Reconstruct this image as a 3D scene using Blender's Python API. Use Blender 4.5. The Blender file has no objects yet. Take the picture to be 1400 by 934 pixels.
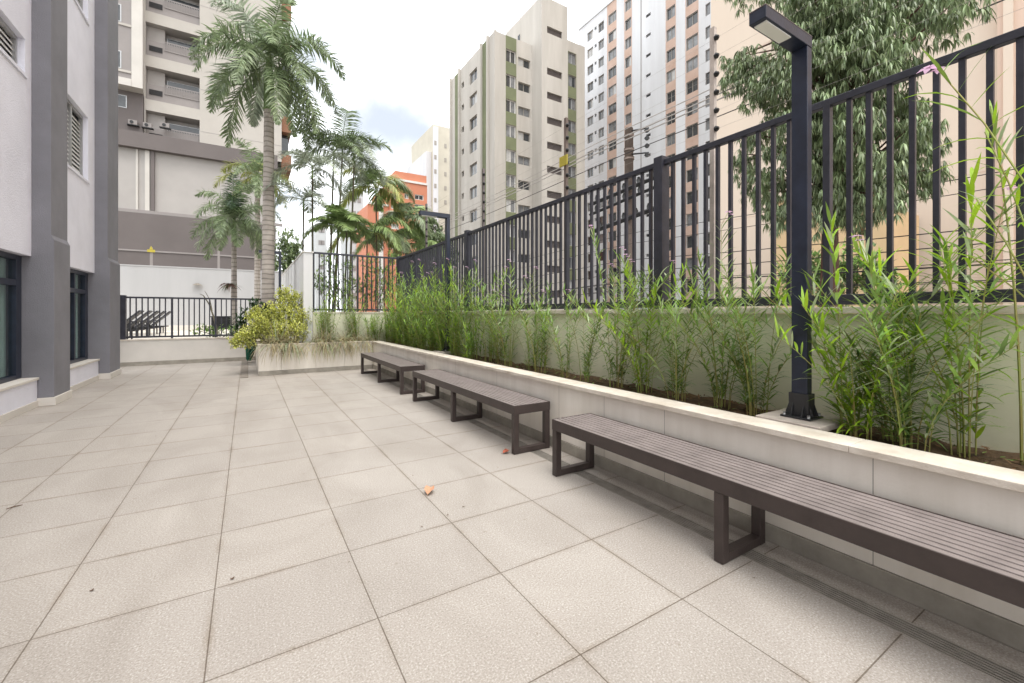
import bpy, math, random
from mathutils import Vector, Matrix
R = math.radians
random.seed(7)
C = bpy.context.scene.collection
# ------------------------------------------------------------------ camera frame (metres; X across the patio, Y along it)
CAMH = 1.3; F = 585.0; HOR = 429.0; TH = R(31.75)
ST, CT = math.sin(TH), math.cos(TH)
def ray(px):
    a = (px-700.0)/F
    return ST + a*CT, CT - a*ST
def onY(px, Y):                      # X of a point of the plane Y seen at column px
    x, y = ray(px); return Y/y*x
def onX(px, X):                      # Y of a point of the plane X
    x, y = ray(px); return X/x*y
def zat(py, X, Y):
    return CAMH + (HOR-py)/F*(X*ST + Y*CT)
def PT(px, py, Y):
    X = onY(px, Y); return Vector((X, Y, zat(py, X, Y)))
# ------------------------------------------------------------------ materials
MATS = {}
def mat(name, col, rough=.6, var=.12, scale=6.0, bump=0.0, bscale=None, metal=0.0, spec=.4, col2=None, island=0.0, trans=0.0, streak=False, coat=0.0, rings=0):
    m = bpy.data.materials.new(name); m.use_nodes = True
    nt = m.node_tree; nt.nodes.clear(); N = nt.nodes.new; L = nt.links.new
    out = N('ShaderNodeOutputMaterial'); b = N('ShaderNodeBsdfPrincipled')
    b.inputs['Roughness'].default_value = rough; b.inputs['Metallic'].default_value = metal
    b.inputs['Specular IOR Level'].default_value = spec
    b.inputs['Coat Weight'].default_value = coat
    tc = N('ShaderNodeTexCoord'); mp = N('ShaderNodeMapping')
    L(tc.outputs['Object'], mp.inputs[0])
    if streak: mp.inputs['Scale'].default_value = (1, 1, .12)
    no = N('ShaderNodeTexNoise'); no.inputs['Scale'].default_value = scale; no.inputs['Detail'].default_value = 6
    no.inputs['Roughness'].default_value = .62
    L(mp.outputs[0], no.inputs['Vector'])
    mix = N('ShaderNodeMix'); mix.data_type = 'RGBA'
    c2 = col2 if col2 else tuple(c*(1-var*2) for c in col)
    cr = N('ShaderNodeMapRange'); cr.inputs[1].default_value = .3; cr.inputs[2].default_value = .7
    L(no.outputs[0], cr.inputs[0]); L(cr.outputs[0], mix.inputs[0])
    mix.inputs[6].default_value = (*c2, 1); mix.inputs[7].default_value = (*[min(1, c*(1+var*.6)) for c in col], 1)
    src = mix.outputs[2]
    if island > 0:
        g = N('ShaderNodeNewGeometry'); hs = N('ShaderNodeHueSaturation')
        mr = N('ShaderNodeMapRange'); mr.inputs[3].default_value = 1-island; mr.inputs[4].default_value = 1+island
        L(g.outputs['Random Per Island'], mr.inputs[0]); L(mr.outputs[0], hs.inputs['Value'])
        mr2 = N('ShaderNodeMapRange'); mr2.inputs[3].default_value = .5-island*.04; mr2.inputs[4].default_value = .5+island*.03
        ml = N('ShaderNodeMath'); ml.operation = 'FRACT'; mu = N('ShaderNodeMath'); mu.operation = 'MULTIPLY'; mu.inputs[1].default_value = 7.31
        L(g.outputs['Random Per Island'], mu.inputs[0]); L(mu.outputs[0], ml.inputs[0]); L(ml.outputs[0], mr2.inputs[0]); L(mr2.outputs[0], hs.inputs['Hue'])
        L(src, hs.inputs['Color']); src = hs.outputs[0]
    if rings:
        wv = N('ShaderNodeTexWave'); wv.wave_type = 'BANDS'; wv.bands_direction = 'Z'; wv.inputs['Scale'].default_value = rings; wv.inputs['Distortion'].default_value = 3.5; wv.inputs['Detail'].default_value = 2; wv.inputs['Detail Scale'].default_value = .6
        L(tc.outputs['Object'], wv.inputs['Vector']); wr = N('ShaderNodeMapRange'); wr.inputs[1].default_value = 0; wr.inputs[2].default_value = .3; wr.inputs[3].default_value = .55; wr.inputs[4].default_value = 1; L(wv.outputs['Fac'], wr.inputs[0])
        mm = N('ShaderNodeMix'); mm.data_type = 'RGBA'; mm.blend_type = 'MULTIPLY'; mm.inputs[0].default_value = 1; L(src, mm.inputs[6]); L(wr.outputs[0], mm.inputs[7]); src = mm.outputs[2]
    L(src, b.inputs['Base Color'])
    if bump > 0:
        n2 = N('ShaderNodeTexNoise'); n2.inputs['Scale'].default_value = bscale or scale*8; n2.inputs['Detail'].default_value = 5
        L(tc.outputs['Object'], n2.inputs['Vector'])
        bp = N('ShaderNodeBump'); bp.inputs['Strength'].default_value = bump; bp.inputs['Distance'].default_value = .01
        L(n2.outputs[0], bp.inputs['Height']); L(bp.outputs[0], b.inputs['Normal'])
    if trans > 0:
        t = N('ShaderNodeBsdfTranslucent'); L(src, t.inputs[0]); ms = N('ShaderNodeMixShader'); ms.inputs[0].default_value = trans
        L(b.outputs[0], ms.inputs[1]); L(t.outputs[0], ms.inputs[2]); L(ms.outputs[0], out.inputs[0])
    else: L(b.outputs[0], out.inputs[0])
    MATS[name] = m; return m
mat('navy', (.018,.024,.045), .38, .2, 9, .1, 60, spec=.5)
mat('fence_paint', (.032,.032,.045), .42, .25, 7, .15, 80, spec=.5)
mat('bench_frame', (.058,.043,.039), .45, .15, 6, .12, 90)
mat('bench_slat', (.255,.215,.205), .42, .14, 7, .15, 90)
mat('planter_face', (.78,.73,.66), .5, .05, 4.5, .12, 40, col2=(.67,.615,.54), streak=True)
mat('coping', (.72,.66,.58), .7, .12, 5, .25, 90, col2=(.52,.45,.37))
mat('skirting', (.36,.33,.28), .75, .15, 6, .2, 60)
mat('wall_inner', (.80,.78,.62), .8, .06, 1.1, .2, 30, col2=(.66,.64,.48), streak=True)
mat('pad', (.52,.45,.40), .8, .12, 14, .2, 80)
mat('lilac_wall', (.80,.80,.885), .85, .05, 1.3, .6, 60, col2=(.71,.71,.79))
mat('column_paint', (.215,.212,.235), .8, .08, 1.6, .5, 70, col2=(.18,.177,.195))
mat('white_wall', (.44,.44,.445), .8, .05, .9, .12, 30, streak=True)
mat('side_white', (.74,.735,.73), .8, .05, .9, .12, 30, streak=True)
mat('low_wall', (.66,.62,.57), .75, .06, 1.5, .15, 30)
mat('taupe', (.15,.13,.125), .8, .05, .8, .1, 20)
mat('taupe_light', (.29,.265,.255), .8, .05, .9)
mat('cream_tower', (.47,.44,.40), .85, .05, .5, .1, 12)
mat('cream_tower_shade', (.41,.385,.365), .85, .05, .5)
mat('cream', (.52,.485,.44), .85, .08, .35, .1, 8, col2=(.37,.34,.30), streak=True)
mat('olive', (.17,.185,.10), .8, .1, .4, col2=(.13,.14,.08))
mat('tower_white', (.66,.665,.68), .85, .05, .4, .1, 8, col2=(.55,.55,.56), streak=True)
mat('tower_salmon', (.52,.385,.32), .85, .08, .5, col2=(.46,.32,.25))
mat('salmon_wall', (.66,.495,.395), .85, .04, .12, .1, 6, col2=(.59,.44,.35), streak=True)
mat('salmon_pale', (.68,.565,.46), .85, .04, .15, .1, 6, col2=(.61,.505,.41), streak=True)
mat('annex', (.66,.47,.27), .85, .06, .5)
mat('orange', (.60,.24,.145), .85, .06, .4, col2=(.54,.21,.125))
mat('cream_yellow', (.55,.51,.42), .85, .06, .4)
mat('tower_trim', (.56,.53,.49), .7, .04, 1)
mat('trim_white', (.75,.72,.68), .6, .04, 3)
mat('far_pale', (.55,.56,.56), .9, .05, .5)
mat('brown_balcony', (.30,.15,.09), .8, .1, 1)
mat('dark_glass', (.05,.055,.06), .12, .3, 1.5, spec=.8)
mat('mid_glass', (.22,.225,.23), .15, .25, 1.5, spec=.7)
mat('pale_glass', (.52,.51,.49), .3, .15, 1.5, spec=.6)
mat('shutter', (.80,.80,.80), .4, .03, 5)
mat('alu', (.45,.45,.45), .35, .05, 5, metal=.6)
mat('dark_metal', (.03,.03,.032), .45, .2, 10)
mat('soil', (.055,.036,.022), .95, .35, 14, .8, 60, col2=(.14,.085,.045))
mat('litter', (.20,.115,.055), .9, .3, 10, island=.5)
mat('drain_metal', (.36,.33,.29), .5, .15, 12, metal=.1)
mat('drain_dark', (.02,.018,.016), .9, .2, 12)
mat('concrete_pole', (.20,.155,.13), .9, .15, 5, .3, 30)
mat('wire', (.05,.045,.045), .6, .1, 4)
mat('wire_light', (.42,.38,.35), .5, .1, 4)
mat('insulator', (.03,.03,.03), .4, .1, 4)
mat('yellow_sign', (.45,.37,.05), .6, .05, 4)
mat('led', (.85,.84,.80), .35, .02, 4)
mat('lamp_lid', (.16,.13,.12), .4, .1, 6)
mat('leaf', (.27,.43,.08), .5, .3, 5, island=.4, trans=.36)
mat('leaf_dense', (.27,.43,.12), .5, .3, 5, island=.4, trans=.33)
mat('leaf_pale', (.48,.57,.34), .5, .2, 5, island=.35, trans=.35)
mat('leaf_bright', (.38,.60,.04), .45, .2, 5, island=.25, trans=.4)
mat('cane', (.24,.34,.08), .6, .3, 5, col2=(.36,.25,.10), island=.25)
mat('petal', (.75,.50,.70), .6, .1, 8, island=.2, trans=.4)
mat('grass_blade', (.50,.43,.26), .7, .2, 5, island=.35, trans=.3)
mat('yellow_leaf', (.68,.71,.21), .5, .25, 4, island=.45, trans=.3)
mat('dark_leaf', (.05,.10,.035), .45, .3, 5, island=.4, trans=.2)
mat('tree_leaf', (.28,.36,.18), .42, .25, 2, island=.5, trans=.22, spec=.6)
mat('palm_leaf', (.28,.36,.19), .42, .25, 3, island=.4, trans=.28, spec=.55)
mat('palm_leaf_soft', (.46,.52,.40), .42, .25, 3, island=.4, trans=.25, spec=.6)
mat('palm_leaf_yellow', (.42,.45,.15), .5, .25, 3, island=.4, trans=.3)
mat('palm_leaf_green', (.34,.46,.18), .42, .25, 3, island=.35, trans=.32)
mat('crownshaft', (.16,.23,.08), .5, .2, 3)
mat('palm_trunk', (.46,.41,.36), .9, .15, 3, .4, 20, col2=(.30,.26,.23), rings=2.4)
mat('thin_stem', (.17,.15,.10), .8, .2, 6)
mat('bark', (.14,.075,.055), .9, .25, 6, .5, 20)
mat('green_net', (.005,.10,.055), .7, .3, 20, .5, 90)
mat('sling', (.05,.05,.055), .6, .2, 10)
mat('dry_leaf', (.46,.22,.13), .75, .3, 30, .4, 90, col2=(.56,.36,.23))
mat('red_leaf', (.42,.11,.06), .75, .3, 30, .4, 90)
mat('twig', (.16,.10,.07), .9, .2, 20)
mat('asphalt', (.05,.05,.052), .9, .2, 3, .4, 40)
mat('pavement', (.26,.25,.24), .9, .1, 2)
mat('ground', (.16,.15,.12), .95, .2, .4)
mat('deck', (.62,.57,.50), .8, .08, 3)
mat('curtain', (.78,.84,.72), .8, .1, 2, trans=.3)
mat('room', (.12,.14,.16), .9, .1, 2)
mat('grey_stone', (.23,.20,.17), .8, .1, 8)
mat('mural', (.33,.27,.23), .9, .4, 3)
def glass_mat():
    m = bpy.data.materials.new('window_glass'); m.use_nodes = True; nt = m.node_tree; nt.nodes.clear(); N = nt.nodes.new; L = nt.links.new
    out = N('ShaderNodeOutputMaterial'); g = N('ShaderNodeBsdfGlossy'); g.inputs['Roughness'].default_value = .02
    t = N('ShaderNodeBsdfTransparent'); t.inputs[0].default_value = (.80,.88,.90,1); f = N('ShaderNodeValue'); f.outputs[0].default_value = .17
    ms = N('ShaderNodeMixShader'); L(f.outputs[0], ms.inputs[0]); L(t.outputs[0], ms.inputs[1]); L(g.outputs[0], ms.inputs[2]); L(ms.outputs[0], out.inputs[0])
    MATS['window_glass'] = m
glass_mat()
TILE = .605
def tile_mat(name='paving_tile', w=TILE, h=TILE, ox=.13, oy=-.04):
    m = bpy.data.materials.new(name); m.use_nodes = True; nt = m.node_tree; nt.nodes.clear(); N = nt.nodes.new; L = nt.links.new
    out = N('ShaderNodeOutputMaterial'); b = N('ShaderNodeBsdfPrincipled'); b.inputs['Roughness'].default_value = .62; b.inputs['Specular IOR Level'].default_value = .35
    tc = N('ShaderNodeTexCoord'); mp = N('ShaderNodeMapping'); mp.inputs['Location'].default_value = (ox, oy, 0); L(tc.outputs['Object'], mp.inputs[0])
    br = N('ShaderNodeTexBrick'); br.offset = 0; br.squash = 1
    br.inputs['Scale'].default_value = 1; br.inputs['Brick Width'].default_value = w; br.inputs['Row Height'].default_value = h
    br.inputs['Mortar Size'].default_value = .0028; br.inputs['Mortar Smooth'].default_value = .25; br.inputs['Bias'].default_value = 0
    br.inputs['Color1'].default_value = (.93,.93,.935,1); br.inputs['Color2'].default_value = (1,1,1,1); br.inputs['Mortar'].default_value = (.42,.38,.34,1)
    L(mp.outputs[0], br.inputs['Vector'])
    sp = N('ShaderNodeTexNoise'); sp.inputs['Scale'].default_value = 125; sp.inputs['Detail'].default_value = 3; sp.inputs['Roughness'].default_value = .7; L(tc.outputs['Object'], sp.inputs['Vector'])
    ramp = N('ShaderNodeValToRGB'); e = ramp.color_ramp.elements
    e[0].position = .32; e[0].color = (.26,.23,.20,1); e[1].position = .68; e[1].color = (.58,.55,.515,1)
    k = e.new(.45); k.color = (.36,.325,.29,1); k = e.new(.57); k.color = (.405,.37,.335,1)
    L(sp.outputs[0], ramp.inputs[0])
    lo = N('ShaderNodeTexNoise'); lo.inputs['Scale'].default_value = 1.6; lo.inputs['Detail'].default_value = 8; lo.inputs['Roughness'].default_value = .6; lo.inputs['Distortion'].default_value = .8
    m2 = N('ShaderNodeMapping'); m2.inputs['Scale'].default_value = (1, .55, 1); L(tc.outputs['Object'], m2.inputs[0]); L(m2.outputs[0], lo.inputs['Vector'])
    r2 = N('ShaderNodeValToRGB'); e = r2.color_ramp.elements; e[0].position = .30; e[0].color = (.86,.845,.83,1); e[1].position = .68; e[1].color = (1.06,1.06,1.06,1); L(lo.outputs[0], r2.inputs[0])
    a = N('ShaderNodeMix'); a.data_type = 'RGBA'; a.blend_type = 'MULTIPLY'; a.inputs[0].default_value = 1; L(ramp.outputs[0], a.inputs[6]); L(r2.outputs[0], a.inputs[7])
    c = N('ShaderNodeMix'); c.data_type = 'RGBA'; c.blend_type = 'MULTIPLY'; c.inputs[0].default_value = 1; L(a.outputs[2], c.inputs[6]); L(br.outputs[0], c.inputs[7])
    st = N('ShaderNodeTexNoise'); st.inputs['Scale'].default_value = .9; st.inputs['Detail'].default_value = 3; L(tc.outputs['Object'], st.inputs['Vector'])
    b2 = N('ShaderNodeTexBrick'); b2.offset = 0; b2.inputs['Scale'].default_value = 1; b2.inputs['Brick Width'].default_value = w; b2.inputs['Row Height'].default_value = h
    b2.inputs['Mortar Size'].default_value = .03; b2.inputs['Mortar Smooth'].default_value = 1; L(mp.outputs[0], b2.inputs['Vector'])
    s2 = N('ShaderNodeTexNoise'); s2.inputs['Scale'].default_value = 3.2; s2.inputs['Detail'].default_value = 7; s2.inputs['Roughness'].default_value = .7; L(tc.outputs['Object'], s2.inputs['Vector'])
    q1 = N('ShaderNodeMapRange'); q1.inputs[1].default_value = .42; q1.inputs[2].default_value = .68; L(s2.outputs[0], q1.inputs[0])
    q2 = N('ShaderNodeMath'); q2.operation = 'MULTIPLY'; L(q1.outputs[0], q2.inputs[0]); L(b2.outputs['Fac'], q2.inputs[1])
    dm = N('ShaderNodeMix'); dm.data_type = 'RGBA'; dm.blend_type = 'MULTIPLY'; L(q2.outputs[0], dm.inputs[0]); L(c.outputs[2], dm.inputs[6]); dm.inputs[7].default_value = (.76,.71,.65,1)
    s3 = N('ShaderNodeTexNoise'); s3.inputs['Scale'].default_value = 17; s3.inputs['Detail'].default_value = 2; L(tc.outputs['Object'], s3.inputs['Vector'])
    q3 = N('ShaderNodeMapRange'); q3.inputs[1].default_value = .70; q3.inputs[2].default_value = .76; q3.inputs[4].default_value = .5; L(s3.outputs[0], q3.inputs[0])
    dn = N('ShaderNodeMix'); dn.data_type = 'RGBA'; dn.blend_type = 'MULTIPLY'; L(q3.outputs[0], dn.inputs[0]); L(dm.outputs[2], dn.inputs[6]); dn.inputs[7].default_value = (.72,.68,.62,1)
    L(dn.outputs[2], b.inputs['Base Color'])
    inv = N('ShaderNodeMath'); inv.operation = 'SUBTRACT'; inv.inputs[0].default_value = 1; L(br.outputs['Fac'], inv.inputs[1])
    ad = N('ShaderNodeMath'); ad.operation = 'MULTIPLY_ADD'; ad.inputs[1].default_value = .25; L(sp.outputs[0], ad.inputs[0]); L(inv.outputs[0], ad.inputs[2])
    bp = N('ShaderNodeBump'); bp.inputs['Strength'].default_value = .5; bp.inputs['Distance'].default_value = .004; L(ad.outputs[0], bp.inputs['Height']); L(bp.outputs[0], b.inputs['Normal'])
    L(b.outputs[0], out.inputs[0]); MATS[name] = m
tile_mat()
# ------------------------------------------------------------------ mesh builder
class MB:
    def __init__(s): s.v = []; s.f = []; s.m = []; s.names = []; s.sm = []
    def mi(s, name):
        if name not in s.names: s.names.append(name)
        return s.names.index(name)
    def quad(s, pts, m, smooth=False):
        n = len(s.v); s.v += [tuple(p) for p in pts]; s.f.append(tuple(range(n, n+len(pts)))); s.m.append(s.mi(m)); s.sm.append(smooth)
    def box(s, x0, x1, y0, y1, z0, z1, m, mt=None):
        if x0 > x1: x0, x1 = x1, x0
        if y0 > y1: y0, y1 = y1, y0
        p = [(x0,y0,z0),(x1,y0,z0),(x1,y1,z0),(x0,y1,z0),(x0,y0,z1),(x1,y0,z1),(x1,y1,z1),(x0,y1,z1)]
        n = len(s.v); s.v += p
        for k, q in enumerate([(0,3,2,1),(4,5,6,7),(0,1,5,4),(1,2,6,5),(2,3,7,6),(3,0,4,7)]):
            s.f.append(tuple(n+i for i in q)); s.m.append(s.mi(mt if (mt and k == 1) else m)); s.sm.append(False)
        return s
    def prism(s, prof, axis, a, b, m):               # closed profile extruded along an axis
        n = len(prof)
        def P(p, t): return {'y': (p[0], t, p[1]), 'x': (t, p[0], p[1]), 'z': (p[0], p[1], t)}[axis]
        k = len(s.v); s.v += [P(p, a) for p in prof]+[P(p, b) for p in prof]
        for i in range(n):
            j = (i+1) % n; s.f.append((k+i, k+j, k+n+j, k+n+i)); s.m.append(s.mi(m)); s.sm.append(False)
        s.f.append(tuple(k+i for i in range(n))[::-1]); s.m.append(s.mi(m)); s.sm.append(False)
        s.f.append(tuple(k+n+i for i in range(n))); s.m.append(s.mi(m)); s.sm.append(False)
        return s
    def tube(s, pts, rads, m, seg=6, cap=True):
        pts = [Vector(p) for p in pts]; k = len(s.v); up = Vector((.13,.27,1)).normalized()
        for i, p in enumerate(pts):
            d = (pts[min(i+1, len(pts)-1)]-pts[max(i-1, 0)]).normalized()
            a = d.cross(up if abs(d.dot(up)) < .95 else Vector((1,0,0))).normalized(); b = d.cross(a)
            r = rads[i] if hasattr(rads, '__len__') else rads
            for j in range(seg):
                t = 2*math.pi*j/seg; s.v.append(tuple(p+a*math.cos(t)*r+b*math.sin(t)*r))
        for i in range(len(pts)-1):
            for j in range(seg):
                q = (j+1) % seg; s.f.append((k+i*seg+j, k+i*seg+q, k+(i+1)*seg+q, k+(i+1)*seg+j)); s.m.append(s.mi(m)); s.sm.append(seg > 5)
        if cap:
            s.f.append(tuple(k+j for j in range(seg))); s.m.append(s.mi(m)); s.sm.append(False)
            s.f.append(tuple(k+(len(pts)-1)*seg+j for j in range(seg))[::-1]); s.m.append(s.mi(m)); s.sm.append(False)
        return s
    def leaf(s, base, d, L, w, droop, m, nrm=None, segs=3):
        d = Vector(d).normalized(); base = Vector(base)
        side = d.cross(nrm if nrm else Vector((0,0,1)))
        if side.length < .05: side = d.cross(Vector((1,0,.2)))
        side.normalize(); k = len(s.v); p = base.copy(); prof = {2: (.45, 1), 3: (.4, 1, .75), 4: (.35, .95, 1, .6)}[segs]
        for i in range(segs):
            h = side*(w*.5*prof[i]); s.v.append(tuple(p-h)); s.v.append(tuple(p+h))
            d = (d+Vector((0,0,-droop/segs))).normalized(); p = p+d*(L/segs)
        s.v.append(tuple(p)); mi = s.mi(m)
        for i in range(segs-1):
            s.f.append((k+2*i, k+2*i+1, k+2*i+3, k+2*i+2)); s.m.append(mi); s.sm.append(True)
        s.f.append((k+2*segs-2, k+2*segs-1, k+2*segs)); s.m.append(mi); s.sm.append(True)
    def build(s, name, parent=None, bevel=0, loc=None):
        me = bpy.data.meshes.new(name)
        vs = s.v
        if loc is not None: vs = [(x-loc[0], y-loc[1], z-loc[2]) for x, y, z in vs]
        me.from_pydata(vs, [], s.f)
        for n in s.names: me.materials.append(MATS[n])
        me.polygons.foreach_set('material_index', s.m); me.polygons.foreach_set('use_smooth', s.sm); me.update()
        o = bpy.data.objects.new(name, me); C.objects.link(o)
        if loc is not None: o.location = loc
        if parent is not None:
            o.parent = parent; off = Vector((0,0,0)); q = parent
            while q is not None: off += Vector(q.location); q = q.parent
            o.location = Vector(loc if loc is not None else (0,0,0))-off
        if bevel:
            md = o.modifiers.new('bevel', 'BEVEL'); md.width = bevel; md.segments = 2; md.limit_method = 'ANGLE'; md.angle_limit = R(40)
        return o
def tag(o, label=None, cat=None, group=None, kind=None):
    if label: o['label'] = label
    if cat: o['category'] = cat
    if group: o['group'] = group
    if kind: o['kind'] = kind
    return o
def thing(name, label, cat, loc=(0,0,0), group=None):
    o = bpy.data.objects.new(name, None); C.objects.link(o); o.location = loc; o.empty_display_size = .1
    return tag(o, label, cat, group)
def copy_tree(o, off, parent=None):
    c = o.copy(); C.objects.link(c); c.parent = parent
    if parent is None: c.location = Vector(o.location)+Vector(off)
    for ch in list(o.children): copy_tree(ch, (0,0,0), c)
    return c
def box_part(name, dims, m, parent, bevel=0):
    return MB().box(*dims, m).build(name, parent, bevel)
# facade with real recessed openings. o=origin, u=along, n=outward; holes (u0,u1,v0,v1)
def facade(mb, o, u, n, U0, U1, V0, V1, holes, depth, matf, us=(), vs=(), reveal=None):
    o, u, n = Vector(o), Vector(u), Vector(n)
    US = sorted(set([round(t, 4) for t in [U0, U1, *us]+[h[0] for h in holes]+[h[1] for h in holes] if U0 <= t <= U1]))
    VS = sorted(set([round(t, 4) for t in [V0, V1, *vs]+[h[2] for h in holes]+[h[3] for h in holes] if V0 <= t <= V1]))
    def P(a, b, d=0): return o+u*a+Vector((0,0,b))-n*d
    for i in range(len(US)-1):
        uc = (US[i]+US[i+1])/2
        hh = [h for h in holes if h[0] < uc < h[1]]
        j = 0
        while j < len(VS)-1:
            vc = (VS[j]+VS[j+1])/2
            if any(h[2] < vc < h[3] for h in hh): j += 1; continue
            mt = matf(uc, vc); k = j+1
            while k < len(VS)-1:
                v2 = (VS[k]+VS[k+1])/2
                if any(h[2] < v2 < h[3] for h in hh) or matf(uc, v2) != mt: break
                k += 1
            mb.quad([P(US[i],VS[j]),P(US[i+1],VS[j]),P(US[i+1],VS[k]),P(US[i],VS[k])], mt); j = k
    for h in holes:
        a, b, c, d = h[:4]; mt = reveal or matf((a+b)/2, c-.01)
        mb.quad([P(a,c),P(b,c),P(b,c,depth),P(a,c,depth)], mt); mb.quad([P(a,d,depth),P(b,d,depth),P(b,d),P(a,d)], mt)
        mb.quad([P(a,c),P(a,c,depth),P(a,d,depth),P(a,d)], mt); mb.quad([P(b,c,depth),P(b,c),P(b,d),P(b,d,depth)], mt)
def window(parent, o, u, n, h, depth, frame='alu', fw=.06, panes=2, pane=None, name='window', rail=False, tall=None):
    o, u, n = Vector(o), Vector(u), Vector(n); a, b, c, d = h[:4]
    def bx(mb, a0, a1, c0, c1, d0, d1, m):
        p = [o+u*x+Vector((0,0,z))-n*y for x in (a0,a1) for y in (d0,d1) for z in (c0,c1)]
        xs = [q.x for q in p]; ys = [q.y for q in p]; zs = [q.z for q in p]
        mb.box(min(xs), max(xs), min(ys), max(ys), min(zs), max(zs), m)
    f = MB(); e = depth-.05
    bx(f, a, a+fw, c, d, e, depth+.03, frame); bx(f, b-fw, b, c, d, e, depth+.03, frame)
    bx(f, a+fw, b-fw, c, c+fw, e, depth+.03, frame); bx(f, a+fw, b-fw, d-fw, d, e, depth+.03, frame)
    for i in range(1, panes):
        t = a+(b-a)*i/panes; bx(f, t-fw/2, t+fw/2, c+fw, d-fw, e, depth+.03, frame)
    w = f.build(name, parent)
    g = MB(); pr = pane or random.choice(['dark_glass','dark_glass','mid_glass','pale_glass','mid_glass'])
    if panes == 2 and pane is None:
        t = (a+b)/2; p2 = random.choice([pr, 'dark_glass', 'mid_glass'])
        bx(g, a+fw*.5, t, c+fw*.5, d-fw*.5, depth, depth+.015, pr); bx(g, t, b-fw*.5, c+fw*.5, d-fw*.5, depth+.002, depth+.017, p2)
    else: bx(g, a+fw*.5, b-fw*.5, c+fw*.5, d-fw*.5, depth, depth+.015, pr)
    g.build('pane', w, loc=None)
    return w
def fix_child(o): pass
# build() of a child of a non-zero parent keeps world coordinates in the mesh: location offset handles it

# ------------------------------------------------------------------ setting
def struct(name, mb, bevel=0): return tag(mb.build(name, None, bevel), kind='structure')
struct('ground', MB().box(-300, 400, -200, 500, -2.0, -1.5, 'ground'))
struct('road', MB().box(13.5, 20, -60, 200, -1.5, -1.46, 'asphalt'))
struct('pavement', MB().box(3.62, 13.3, -60, 200, -1.5, -1.35, 'pavement'))
fl = MB()
fl.box(-3.2, 2.26, -6, 14.0, -1.5, 0, 'paving_tile'); fl.box(2.38, 3.32, -6, 10.45, -1.5, 0, 'paving_tile')
struct('patio_floor', fl)
struct('pool_deck', MB().box(-12, 1.1, 14.22, 30, -1.5, .5, 'deck'))
struct('stone_strip', MB().box(-.12, .02, 10.2, 13.93, .001, .012, 'grey_stone'))
# soil beds
so = MB()
def soil_sheet(x0, x1, y0, y1, z, nx, ny):
    g = [[(x0+(x1-x0)*i/nx, y0+(y1-y0)*j/ny, z+random.uniform(-.018,.018)) for i in range(nx+1)] for j in range(ny+1)]
    for j in range(ny):
        for i in range(nx): so.quad([g[j][i], g[j][i+1], g[j+1][i+1], g[j+1][i]], 'soil')
soil_sheet(2.70, 3.34, -3, 10.5, .585, 8, 130); soil_sheet(.25, 3.34, 10.5, 11.07, .585, 30, 7); soil_sheet(.25, 1.14, 11.07, 14.0, .585, 10, 25)
struct('soil', so)
li = MB()
for i in range(2300):
    x = random.uniform(2.72, 3.3); y = random.uniform(-.2, 10.4)**1.0
    li.leaf((x, y, .60+random.random()*.015), (random.uniform(-1,1), random.uniform(-1,1), random.uniform(-.1,.35)), random.uniform(.02,.07), random.uniform(.006,.02), .3, random.choice(['litter','litter','litter','soil','leaf_dense']), segs=2)
tag(li.build('leaf_litter'), 'brown dead leaves and scraps scattered over the planter soil', 'leaf litter', kind='stuff')

# ------------------------------------------------------------------ drain
d = thing('drain_grate', 'long slotted floor drain running under the benches', 'drain', (2.32, 3, 0))
box_part('channel', (2.262, 2.378, -5.9, 10.4, -.06, -.045, ), 'drain_dark', d)
g = MB()
g.box(2.2605, 2.272, -5.9, 10.4, -.044, -.001, 'drain_metal'); g.box(2.368, 2.3795, -5.9, 10.4, -.044, -.001, 'drain_metal')
for i in range(5): x = 2.2795+i*.0175; g.box(x, x+.0085, -5.9, 10.4, -.008, -.002, 'drain_metal')
for i in range(95): y = -5.9+i*.17; g.box(2.274, 2.367, y, y+.006, -.043, -.031, 'drain_metal')
g.build('grate', d)

# ------------------------------------------------------------------ planter along the right
p = thing('planter_wall', 'long low stone planter wall behind the three benches', 'planter', (2.6, 4, 0))
m = MB(); ys = [-5.0, -3.4, -1.9, -.4, .83, 2.03, 2.64, 3.25, 4.45, 5.65, 6.85, 8.05, 9.25, 10.395]
for i in range(len(ys)-1): m.box(2.54, 2.70, ys[i]+.0012, ys[i+1]-.0012, .1, .615, 'planter_face')
m.box(2.5405, 2.7, -5, 10.395, .1, .614, 'grey_stone'); m.build('cladding', p, .0015)
m = MB(); ys2 = [-5.0, -2.6, -.2, .92, 3.4, 5.8, 8.2, 10.43]
for i in range(len(ys2)-1): m.box(2.515, 2.722, ys2[i]+.001, ys2[i+1]-.001, .6155, .65, 'coping')
m.build('coping', p, .003)
m = MB()
for i in range(len(ys)-1): m.box(2.528, 2.5395, ys[i]+.35, min(ys[i+1]+.35, 10.395)-.003, .002, .098, 'skirting')
m.box(2.53, 2.70, -5, 10.39, .001, .097, 'skirting'); m.build('skirting', p, .001)
p = thing('end_planter', 'low white planter box overhung by grass at the patio end', 'planter', (1.3, 10.5, 0))
m = MB(); xs = [.2, .62, 1.3, 1.9, 2.538]
for i in range(len(xs)-1): m.box(xs[i]+(0 if i == 0 else .0015), xs[i+1]-.0015, 10.4, 10.5, .09, .63, 'planter_face')
m.box(.2, .26, 10.502, 13.93, .001, .63, 'planter_face'); m.build('cladding', p, .002)
MB().box(.19, 2.512, 10.385, 10.515, .6315, .655, 'coping').box(.19, .27, 10.517, 13.93, .6315, .655, 'coping').build('coping', p, .002)
MB().box(.2, 2.525, 10.385, 10.398, .001, .088, 'skirting').box(.205, 2.525, 10.4, 10.5, .001, .087, 'skirting').build('skirting', p)
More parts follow.
